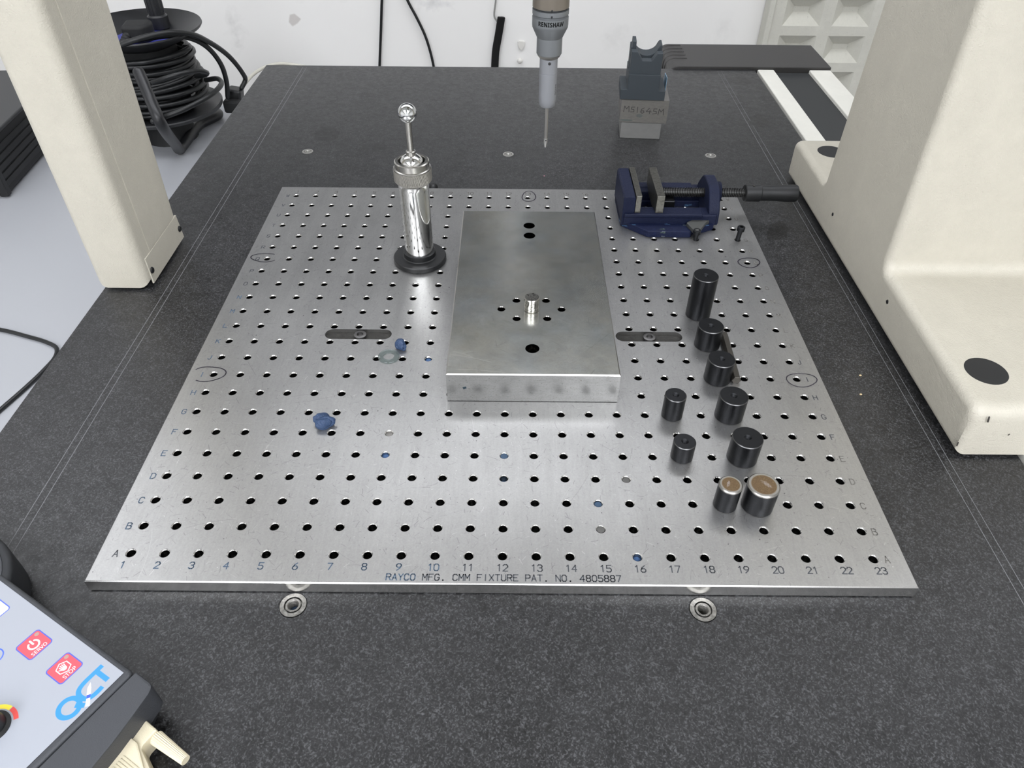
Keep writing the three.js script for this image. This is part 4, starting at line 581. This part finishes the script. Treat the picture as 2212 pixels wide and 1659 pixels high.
// ---------------------------------------------------------------- operator pendant
{
  const O = [-0.2283, 0, 0.3822], turn = -30.37 * Math.PI / 180, H = 0.036;
  const p = thing('control_pendant', 'dark grey hand control box with a pale keypad face on the granite', 'control box', O, turn);
  M.pendant = std({ color: 0x3b3d41, roughness: 0.5, bumpMap: grainBump, bumpScale: 0.00012 });
  M.pendantDark = std({ color: 0x232528, roughness: 0.55 });
  const W = 0.135, LX = -0.215;
  mesh('housing', metreUV(extrudeY(roundPath([[LX, 0.0015], [-0.0002, 0.0015], [-0.0002, W], [LX, W]], 0.004), 0.016, H, 0.0022, 3), 0.05), M.pendant, p);
  mesh('lower_shell', metreUV(extrudeY(roundPath([[LX, 0.004], [0.012, 0.004, 0.006], [0.018, 0.016, 0.006], [0.0205, 0.05], [0.0205, W - 0.05], [0.012, W - 0.004, 0.01], [LX, W - 0.004]], 0.006), 0, 0.0165, 0.002, 3), 0.05), M.pendantDark, p);
  const ec = [[0.0009, 0.0008], [0.0170, 0.0010, 0.004]]; for (let i = 0; i <= 8; i++) { const s = i / 8, z = lerp(0.006, W - 0.006, s); ec.push([0.0195 + 0.0085 * Math.sin(Math.PI * clamp(s * 1.0)), z, 0]); } ec.push([0.0170, W - 0.001], [0.0009, W - 0.001]);
  mesh('end_cap', metreUV(extrudeY(roundPath(ec, 0.001, 3), 0.0125, H + 0.0004, 0.0014, 2), 0.05), M.pendant, p);
  const lobe = [...Array(40)].map((_, i) => [-0.172 + 0.058 * Math.cos(i / 40 * 2 * Math.PI), 0.0415 + 0.058 * Math.sin(i / 40 * 2 * Math.PI)]);
  mesh('round_lobe', metreUV(extrudeY(lobe, 0, 0.0345, 0.003, 3), 0.05), M.pendantDark, p);
  mesh('lobe_face', metreUV(extrudeY(lobe.map(([x, z]) => [-0.172 + (x + 0.172) * 0.90, 0.0415 + (z - 0.0415) * 0.90]), 0.034, 0.0352, 0.0005, 2), 0.05), M.pendant, p);
  // keypad overlay, 1024 px along x (0.190 m), rows along z
  const PX0 = -0.1986, PX1 = -0.0046, PZ0 = 0.0051, PZ1 = W - 0.006, S = 8600;
  const tw = Math.round((PX1 - PX0) * S), thh = Math.round((PZ1 - PZ0) * S);
  const pm = canvasTex(tw, thh, (c, w, h) => {
    const X = (mm) => (mm / 1000 - PX0) * S, Y = (mm) => (mm / 1000 - PZ0) * S, k = S / 1000;
    c.fillStyle = '#9a9ea6'; c.fillRect(0, 0, w, h);
    const key = (x0, x1, z0, z1, fill, edge, r = 2) => { c.beginPath(); c.roundRect(X(x0), Y(z0), (x1 - x0) * k, (z1 - z0) * k, r * k); c.fillStyle = fill; c.fill(); c.lineWidth = 0.75 * k; c.strokeStyle = edge; c.stroke(); };
    const say = (str, x, z, size, font = '') => { c.save(); c.translate(X(x), Y(z)); c.rotate(-Math.PI / 2); c.font = `${font} ${size * k}px sans-serif`; c.textAlign = 'center'; c.textBaseline = 'middle'; c.fillText(str, 0, 0); c.restore(); };
    key(-77.6, -61.8, 14.2, 30, '#d8505a', '#4a58b4'); key(-46.8, -31.2, 14.2, 30, '#d8505a', '#4a58b4');
    key(-126, -107.5, 14.0, 30, '#eef1f6', '#4f63c0'); key(-150, -134, 14.2, 30, '#eef1f6', '#4f63c0');
    for (const [x, z] of [[-75.0, 16.8], [-44.6, 16.8]]) { c.fillStyle = '#a08a7c'; c.beginPath(); c.arc(X(x), Y(z), 1.35 * k, 0, 7); c.fill(); }
    c.strokeStyle = '#f3eef0'; c.lineWidth = 1.15 * k; c.lineCap = 'round';
    // power mark
    c.beginPath(); c.arc(X(-70), Y(22.2), 3.2 * k, Math.PI + 0.65, Math.PI - 0.65 + 2 * Math.PI); c.stroke(); c.beginPath(); c.moveTo(X(-74.2), Y(22.2)); c.lineTo(X(-70.6), Y(22.2)); c.stroke();
    c.fillStyle = '#f3dfe2'; say('SERVO', -64.2, 22.2, 3.6); say('STOP', -33.6, 22.2, 3.8);
    // stop mark: hexagon with an open hand
    c.lineWidth = 0.6 * k; c.beginPath(); for (let i = 0; i < 6; i++) { const a = i * Math.PI / 3; c[i ? 'lineTo' : 'moveTo'](X(-39.8 + 4.3 * Math.cos(a)), Y(22.2 + 4.3 * Math.sin(a))); } c.closePath(); c.stroke();
    c.fillStyle = '#f6eef0'; c.beginPath(); c.ellipse(X(-39.0), Y(22.2), 1.5 * k, 1.6 * k, 0, 0, 7); c.fill(); c.lineWidth = 0.62 * k; for (const [dz, l] of [[1.3, 2.0], [0.45, 2.6], [-0.45, 2.7], [-1.3, 2.2]]) { c.beginPath(); c.moveTo(X(-39.4), Y(22.2 + dz)); c.lineTo(X(-39.6 - l), Y(22.2 + dz * 1.25)); c.stroke(); } c.beginPath(); c.moveTo(X(-38.8), Y(23.4)); c.lineTo(X(-40.2), Y(25.0)); c.stroke();
    // blue outlined shape by the servo key
    c.lineWidth = 0.8 * k; c.strokeStyle = '#3f5fd0'; c.beginPath(); c.arc(X(-84), Y(40), 5.2 * k, 0, 7); c.stroke();
    // logo
    c.strokeStyle = '#3486d0'; c.lineWidth = 3.0 * k; c.lineCap = 'butt';
    c.beginPath(); c.ellipse(X(-14.2), Y(36.4), 5.9 * k, 6.0 * k, 0, 0, 7); c.stroke();
    c.beginPath(); c.moveTo(X(-12.5), Y(33.6)); c.lineTo(X(-7.6), Y(30.6)); c.stroke();
    c.beginPath(); c.moveTo(X(-8.4), Y(17.6)); c.bezierCurveTo(X(-7.4), Y(27), X(-10), Y(28.8), X(-14.5), Y(28.6)); c.bezierCurveTo(X(-19.5), Y(28.4), X(-20.2), Y(24), X(-20.2), Y(19)); c.lineTo(X(-20.2), Y(8.8)); c.stroke();
    c.beginPath(); c.moveTo(X(-21.5), Y(13.2)); c.lineTo(X(-9.2), Y(13.2)); c.stroke();
    c.fillStyle = '#fbfdff'; c.beginPath(); c.moveTo(X(-17), Y(19.6)); c.lineTo(X(-14.0), Y(21.4)); c.lineTo(X(-4.9), Y(29.2)); c.lineTo(X(-6.5), Y(31.0)); c.lineTo(X(-15.5), Y(22.8)); c.fill();
    c.fillStyle = '#3a56c4'; c.beginPath(); c.moveTo(X(-10.6), Y(24.2)); c.lineTo(X(-8.9), Y(25.8)); c.lineTo(X(-10.2), Y(27.6)); c.lineTo(X(-12.0), Y(26.0)); c.fill();
    // speed scale round the knob
    const arc = (a0, a1, col) => { c.strokeStyle = col; c.lineWidth = 2.7 * k; c.beginPath(); c.arc(X(-42.5), Y(66.5), 12.2 * k, a0, a1); c.stroke(); };
    arc(-Math.PI * 0.97, -Math.PI * 0.76, '#3aa655'); arc(-Math.PI * 0.75, -Math.PI * 0.54, '#e8d33a'); arc(-Math.PI * 0.53, -Math.PI * 0.30, '#d84a44');
  });
  const pg = new THREE.PlaneGeometry(PX1 - PX0, PZ1 - PZ0); pg.rotateX(-Math.PI / 2); pg.translate((PX0 + PX1) / 2, H + 0.00035, (PZ0 + PZ1) / 2);
  mesh('keypad_overlay', pg, std({ map: pm, roughness: 0.42 }), p).userData.label = 'pale keypad with red SERVO and STOP keys and a blue QCT logo';
  const kb = mesh('speed_knob', lathe([[0, 0.0120], [0.0062, 0.0120], [0.0070, 0.0112], [0.0078, 0.0016], [0.0098, 0.0008], [0.0098, 0]], 40), M.blackPlastic, p); kb.position.set(-0.0425, H + 0.0003, 0.0665);

  // D connector plugged into the end of the pendant
  M.hood = std({ color: 0xcfc6ac, roughness: 0.5, bumpMap: grainBump, bumpScale: 0.0001 });
  const cn = thing('cable_connector', 'beige cable connector hood with ridged thumbscrew at the pendant end', 'connector', O, turn);
  const hood = [[0.0190, 0.0155], [0.0320, 0.0160], [0.0320, 0.0262], [0.0330, 0.0285], [0.0460, 0.0330], [0.0600, 0.0380], [0.0600, 0.0560], [0.0460, 0.0610], [0.0330, 0.0655], [0.0320, 0.0780], [0.0190, 0.0785]];
  mesh('hood', metreUV(extrudeY(roundPath(hood, 0.001, 3), 0.0050, 0.0205, 0.0014, 2), 0.05), M.hood, cn);
  mesh('hood_crown', metreUV(extrudeY(roundPath([[0.0205, 0.0275], [0.0290, 0.0275], [0.0440, 0.0350], [0.0560, 0.0395], [0.0560, 0.0545], [0.0440, 0.0590], [0.0290, 0.0665], [0.0205, 0.0665]], 0.001, 3), 0.0200, 0.0225, 0.0010, 2), 0.05), M.hood, cn);
  for (let i = 0; i < 12; i++) mesh('grip_ridge', span(0.0285, 0.0425, 0.0222, 0.0230, 0.0365 + i * 0.0018, 0.0375 + i * 0.0018, 0.0003, 1), M.hood, cn);
  for (const z of [0.0190, 0.0750]) {
    const pts = [], n = 44; for (let i = 0; i < n; i++) { const a = i / n * 2 * Math.PI, k = i % 2 ? 1 : 0.90; pts.push([Math.cos(a) * k, Math.sin(a) * k]); }
    const g = extrude(pts.map(([a, b]) => [a * 0.0044, b * 0.0044]), 0.026, 0, 1); { const q = g.attributes.position; for (let i = 0; i < q.count; i++) { const s = lerp(1, 0.70, q.getZ(i) / 0.026); q.setXY(i, q.getX(i) * s, q.getY(i) * s); } g.computeVertexNormals(); }
    const m = mesh('thumbscrew', g, M.hood, cn); m.rotation.y = Math.PI / 2; m.position.set(0.0320, 0.0150, z);
  }
}

// ---------------------------------------------------------------- side desk with cable reel, computer and cables
const DESK_Y = -0.27;
{
  const d = thing('side_desk', 'pale grey laminate desk standing lower than the granite table', 'desk', [0, 0, 0]);
  M.desk = std({ color: 0xa2a4a8, roughness: 0.42 });
  mesh('desk_top', span(-2.2, -0.475, DESK_Y - 0.028, DESK_Y, -1.30, 0.9, 0.003), M.desk, d);
  for (const x of [-2.1, -0.56]) for (const z of [-1.25, 0.8]) mesh('leg', span(x - 0.025, x + 0.025, FLOOR_Y, DESK_Y - 0.028, z - 0.025, z + 0.025, 0.003), M.stand, d);
  // computer case
  const pc = thing('computer_case', 'black ribbed box with a dark grey lid lying on the desk behind the left leg', 'computer', [-1.048, DESK_Y, -0.7935], 0.09);
  const y1 = onX(44, 243, -1.05).y - DESK_Y;
  mesh('case_body', metreUV(span(-0.30, 0, 0.006, y1 - 0.006, -0.42, 0, 0.004), 0.1), std({ color: 0x0d0e0f, roughness: 0.5 }), pc);
  mesh('lid', span(-0.301, 0.002, y1 - 0.008, y1, -0.421, 0.001, 0.003), std({ color: 0x353637, roughness: 0.5 }), pc);
  for (let i = 0; i < 5; i++) { const yy = 0.02 + i * (y1 - 0.04) / 5; mesh('rib', span(-0.002, 0.0022, yy, yy + (y1 - 0.04) / 5 - 0.004, -0.415, -0.012, 0.0012), std({ color: 0x101112, roughness: 0.45 }), pc); }
  mesh('foot', cyl(0.008, 0.008, 0.007, -0.014, 0, -0.012, 16), M.blackRubber, pc); mesh('corner_post', span(-0.012, 0.003, 0.004, y1 - 0.004, -0.012, 0.003, 0.002), M.blackPlastic, pc);
  // thin cable on the desk
  const yc = DESK_Y + 0.0035, pts = [onY(-260, 690, yc), onY(-120, 697, yc), onY(0, 712, yc), onY(60, 727, yc), onY(100, 739, yc), onY(122, 752, yc), onY(119, 772, yc), onY(95, 800, yc), onY(55, 838, yc), onY(0, 886, yc), onY(-120, 990, yc)];
  tag(mesh('desk_cable', capped(pts, 0.0033, 120, 10), M.cable), 'thin black cable looping on the pale desk', 'cable');
}
{
  const c = atD(300, 60, 1.6), y0 = DESK_Y, r = thing('cable_reel', 'black cable reel with blue socket plate lying on the desk behind the left leg', 'cable reel', [c.x, y0, c.z]);
  const yt = c.y - y0, yb = onZ(352, 225, c.z).y - y0; // flange heights above the desk
  M.reel = std({ color: 0x232426, roughness: 0.42 });
  M.reelBlue = std({ color: 0x363c8f, roughness: 0.4 });
  const Rf = 0.131;
  mesh('upper_flange', lathe([[0.055, yt - 0.028], [0.070, yt - 0.026], [0.100, yt - 0.012], [Rf - 0.003, yt + 0.003], [Rf, yt + 0.005], [Rf + 0.001, yt + 0.002], [Rf - 0.002, yt - 0.002], [0.100, yt - 0.018], [0.070, yt - 0.032], [0.055, yt - 0.034]], 72), M.reel, r);
  mesh('lower_flange', lathe([[0.04, yb - 0.010], [0.100, yb - 0.006], [Rf, yb + 0.002], [Rf + 0.003, yb], [Rf + 0.002, yb - 0.006], [0.10, yb - 0.014], [0.04, yb - 0.018]], 72), M.reel, r);
  mesh('drum', lathe([[0.066, yb - 0.008], [0.066, yt - 0.028], [0.0, yt - 0.030]], 48), M.blackMatte, r);
  mesh('socket_plate', lathe([[0, yt - 0.020], [0.066, yt - 0.022], [0.072, yt - 0.026], [0.072, yt - 0.030]], 56), M.reelBlue, r).userData.label = 'blue socket plate';
  // plug pushed into the socket plate
  const pl = mesh('plug', metreUV(extrudeY(roundPath([[-0.030, -0.024], [0.026, -0.030], [0.036, 0.004], [0.022, 0.028], [-0.022, 0.030]], 0.012), yt - 0.022, yt + 0.014, 0.007, 3), 0.1), M.blackMatte, r); pl.position.set(0.0, 0, 0.012);
  const gl = []; for (let i = 0; i < 7; i++) gl.push([i % 2 ? 0.008 : 0.0096, i * 0.005]); const gr = mesh('cable_gland', lathe(gl, 20).rotateX(Math.PI / 2).rotateX(0.3), M.blackMatte, r); gr.position.set(-0.012, yt - 0.006, 0.040);
  // winder post in the middle
  const wp = mesh('winder_post', lathe([[0.022, yt - 0.02], [0.022, yt + 0.004], [0.0185, yt + 0.007], [0.017, yt + 0.007], [0.0165, yt + 0.12]], 24), M.reel, r); wp.position.set(0.014, 0, -0.075);
  for (let i = 0; i < 12; i++) { const a = i / 12 * 2 * Math.PI; mesh('grip_ridge', cyl(0.0016, 0.0016, 0.10, 0.014 + 0.0168 * Math.cos(a), yt + 0.012, -0.075 + 0.0168 * Math.sin(a), 6), M.reel, wp.parent); }
  // wound cable: two uneven layers
  const q = [], rr = rng(12); for (let L = 0; L < 2; L++) { const turns = 11; for (let i = 0; i <= turns * 26; i++) { const a = i / 26 * 2 * Math.PI, k = i / (turns * 26), yy = L ? lerp(yt - 0.045, yb + 0.008, k) : lerp(yb + 0.008, yt - 0.045, k); const rad = 0.082 + L * 0.0125 + 0.006 * Math.sin(k * 9 + L * 2) + 0.016 * (1 - (L ? k : 1 - k)) * (L ? 0 : 0.2) + (L ? 0.012 * k : 0) + 0.003 * (rr() - 0.5); q.push(V3(rad * Math.cos(a), yy + 0.007 * Math.sin(a * 0.83 + L), rad * Math.sin(a))); } }
  mesh('wound_cable', new THREE.TubeGeometry(new THREE.CatmullRomCurve3(q), 1500, 0.0052, 8, false), M.cable, r);
  // loose loops standing off the drum
  const loc = (u, v, d) => atD(u, v, d).sub(r.position);
  mesh('loose_loop', capped([loc(330, 178, 1.50), loc(380, 162, 1.50), loc(425, 153, 1.53), loc(445, 156, 1.56), loc(444, 161, 1.60), loc(425, 165, 1.64)], 0.0052, 60, 8), M.cable, r);
  mesh('loose_loop', capped([loc(330, 262, 1.46), loc(400, 235, 1.47), loc(455, 205, 1.50), loc(478, 182, 1.54), loc(470, 170, 1.58), loc(445, 173, 1.63)], 0.0052, 60, 8), M.cable, r);
  // tubular stand
  M.frame = std({ color: 0x1b1c1e, roughness: 0.38 });
  const yf = 0.013;
  const f0 = loc(300, 157, 1.44), f1 = loc(345, 262, 1.44), g0 = onY(388, 322, DESK_Y + yf).sub(r.position), g1 = onY(430, 270, DESK_Y + yf).sub(r.position);
  mesh('stand_tube', capped([f0, f0.clone().lerp(f1, 0.5), f1, f1.clone().lerp(g0, 0.75).add(V3(0, -0.004, 0)), g0, g0.clone().lerp(g1, 0.3), g1, V3(0.08, yf, -0.11), V3(-0.05, yf, -0.14)], 0.0115, 120, 14), M.frame, r);
  mesh('stand_tube', capped([V3(-0.16, yf, 0.02), V3(-0.16, yt + 0.02, -0.02), V3(-0.10, yt + 0.055, -0.09), V3(0.015, yt + 0.075, -0.105)], 0.0115, 80, 14), M.frame, r);
  mesh('base_foot', cyl(0.06, 0.045, yb - 0.012, 0, 0, 0, 32), M.blackMatte, r);
  // free end of the cable with its coupler
  const e = (u, v, d) => atD(u, v, d);
  const pe = new THREE.Group(); pe.name = 'coupler_lead'; r.add(pe); pe.position.copy(r.position).negate(); pe.userData.label = 'black lead ending in a black coupler';
  mesh('lead', capped([e(240, 105, 1.50), e(300, 84, 1.50), e(360, 71, 1.52), e(410, 73, 1.56), e(450, 90, 1.62), e(495, 122, 1.70), e(524, 158, 1.76), e(530, 172, 1.78), e(522, 190, 1.78)], 0.0056, 90, 10), M.cable, pe);
  mesh('lead', capped([e(250, 96, 1.53), e(320, 82, 1.54), e(390, 78, 1.57), e(440, 96, 1.62), e(475, 135, 1.68), e(489, 175, 1.73), e(492, 210, 1.76)], 0.0056, 90, 10), M.cable, pe);
  const cp = e(509, 206, 1.79); const body = mesh('coupler', rbox(0.034, 0.036, 0.034, 0.006), M.blackPlastic, pe); body.position.copy(cp); body.rotation.z = -0.15;
  const ft = e(505, 226, 1.79); mesh('coupler_base', rbox(0.040, 0.03, 0.04, 0.006), M.blackMatte, pe).position.set(ft.x, Math.max(ft.y, DESK_Y + 0.0155), ft.z);
  // pale cable on the desk along the back of the table
  const pc = [e(515, 205, 1.90), e(530, 180, 1.90), e(548, 160, 1.92), e(575, 144, 1.94), e(605, 137.5, 1.95), e(640, 141, 1.95), e(700, 152, 1.95)];
  tag(mesh('pale_cable', capped(pc, 0.0042, 60, 8), std({ color: 0xc9c6ba, roughness: 0.5 })), 'thin off-white cable curving behind the granite corner', 'cable');
}

// ---------------------------------------------------------------- things on the back wall
{
  const zc = WALL_Z + 0.012, at = (u, v) => onZ(u, v, zc);
  const w1 = [at(829, -60), at(825, 0), at(823, 60), at(820, 140), at(818, 200)], w2 = [at(858, -60), at(880, 0), at(900, 38), at(918, 76), at(929, 110), at(937, 145), at(944, 200)];
  tag(mesh('hanging_cable', capped(w1, 0.0042, 40, 8), M.cable), 'straight black cable hanging down the white wall', 'cable');
  tag(mesh('hanging_cable', capped(w2, 0.0042, 40, 8), M.cable), 'curved black cable sagging down the white wall', 'cable');
  const s = thing('wrapped_cable', 'thin grey cable running into a thick black sleeve on the wall', 'cable', [0, 0, 0]);
  const a = at(1083, 38), b = at(1077, 75), c = at(1071, 110), d = at(1069, 143), e2 = at(1067, 220);
  const sl = tube([a, b, c, d, e2], 0.0122, 30, 14); sl.translate(0, 0, -zc); sl.scale(1, 1, 0.7); sl.translate(0, 0, zc); mesh('sleeve', sl, std({ color: 0x0c0c0c, roughness: 0.95 }), s);
  mesh('sleeve_end', new THREE.SphereGeometry(0.0116, 16, 8).scale(1, 0.18, 0.7).translate(a.x, a.y, a.z), std({ color: 0x0c0c0c, roughness: 0.95 }), s);
  mesh('thin_cable', capped([at(1072, -60), at(1071, 0), at(1068, 36), at(1074, 46)], 0.0026, 30, 8), std({ color: 0x8d8d89, roughness: 0.5 }), s);
  const hk = thing('adhesive_hook', 'small white adhesive hook stuck on the wall by the probe', 'hook', [0, 0, 0]);
  const h1 = onZ(1126, 98, WALL_Z + 0.004), h2 = onZ(1123, 131, WALL_Z + 0.004);
  M.hook = std({ color: 0xe4e2dc, roughness: 0.3 });
  mesh('backplate', extrude(roundPath([[-0.012, 0.014], [0.012, 0.014], [0.011, -0.004], [0, -0.018], [-0.011, -0.004]], 0.009, 6), 0.006, 0.002, 2).translate(h1.x, h1.y, WALL_Z + 0.0005), M.hook, hk);
  mesh('peg', new THREE.SphereGeometry(0.0085, 20, 14).scale(1, 1, 0.8).translate(h2.x, h2.y, WALL_Z + 0.006), M.hook, hk);

  // moulded panel with recessed pyramid cells
  M.panel = std({ map: dataTex(256, 256, (x, y) => { const k = 1 - 0.07 * (fbm(x, y) - 0.5) - 0.14 * smooth(0.86, 0.97, nB(x, y)); return [0.80 * k, 0.795 * k, 0.755 * k]; }, true), roughness: 0.6 });
  const pz = WALL_Z + 0.05, kz = (pz - camera.position.z) / (-1.4 - camera.position.z), sx = (x) => camera.position.x + (x - camera.position.x) * kz, sy = (v) => camera.position.y + (v - camera.position.y) * kz;
  const X0 = sx(0.6465), cw = 0.0955 * kz, chh = 0.0665 * kz, px = 0.1255 * kz, py = 0.0895 * kz, cols = 4, rows = 9, x00 = sx(0.6890), yTop = sy(-0.1165);
  const t = thing('moulded_panel', 'off-white moulded panel of recessed pyramid cells standing against the wall', 'panel', [0, 0, 0]);
  const rowN = [-5, -4, -3, -2, -1, 0, 1, 2, 3], X1 = x00 + (cols - 1) * px + cw + 0.042, Y1 = yTop + 5 * py + 0.03, Y0 = yTop - 4 * py;
  const sh = new THREE.Shape([[X0 + 0.016, Y0], [X1, Y0], [X1, Y1], [X0 + 0.016, Y1]].map(([x, y]) => new THREE.Vector2(x, y)));
  const cells = []; for (const j of rowN) for (let i = 0; i < cols; i++) { const x = x00 + i * px, y = yTop - j * py; cells.push([x, y]); sh.holes.push(new THREE.Path([[x, y], [x, y - chh], [x + cw, y - chh], [x + cw, y]].map(([a, b]) => new THREE.Vector2(a, b)))); }
  const face = new THREE.ShapeGeometry(sh); face.translate(0, 0, pz); mesh('panel_face', metreUV(face, 0.2), M.panel, t);
  mesh('panel_frame', metreUV(span(X0, X0 + 0.018, Y0, Y1, WALL_Z + 0.002, pz + 0.006, 0.004), 0.2), M.panel, t);
  mesh('panel_back', metreUV(span(X0 + 0.01, X1, Y0, Y1, WALL_Z + 0.002, pz - 0.038, 0.002), 0.2), M.panel, t);
  const dpt = 0.030, ix = cw * 0.30, iy = chh * 0.40; const p = [];
  const o = [[0, 0, 0], [cw, 0, 0], [cw, -chh, 0], [0, -chh, 0]], n = [[ix, -iy, -dpt], [cw - ix, -iy, -dpt], [cw - ix, -chh + iy, -dpt], [ix, -chh + iy, -dpt]];
  for (let k = 0; k < 4; k++) { const A = o[k], B = o[(k + 1) % 4], C = n[(k + 1) % 4], D = n[k]; p.push(...A, ...D, ...C, ...A, ...C, ...B); } p.push(...n[0], ...n[3], ...n[2], ...n[0], ...n[2], ...n[1]);
  const cg = new THREE.BufferGeometry(); cg.setAttribute('position', new THREE.Float32BufferAttribute(p, 3)); cg.computeVertexNormals(); const cgu = metreUV(cg, 0.2);
  for (const [x, y] of cells) mesh('pyramid_cell', cgu, M.panel, t).position.set(x, y, pz);
}

// ---------------------------------------------------------------- added dark boards, out of view: their mirror image darkens the plate's far half
{
  M.board = std({ color: 0x3e4042, roughness: 0.8 }); M.boardFrame = std({ color: 0x9a9b9c, roughness: 0.4, metalness: 0.6 });
  [[-0.72, 'left'], [0.72, 'right']].forEach(([x, side]) => { const t = thing('added_dark_board', `added dark grey board, out of view, high on the ${side} of the back wall`, 'added board', [x, 0.58, WALL_Z], 0, 'added dark boards on the back wall'); mesh('board_face', span(-0.69, 0.69, 0.01, 0.93, 0.001, 0.014, 0.001), M.board, t); for (const y of [0, 0.93]) mesh('frame', span(-0.70, 0.70, y, y + 0.012, 0.001, 0.02, 0.002), M.boardFrame, t); for (const q of [-0.70, 0.69]) mesh('frame', span(q, q + 0.01, 0.012, 0.93, 0.001, 0.02, 0.002), M.boardFrame, t); });
}

scene.traverse((o) => { if (o.isMesh) { o.castShadow = true; o.receiveShadow = true; } });
renderer.render(scene, camera);
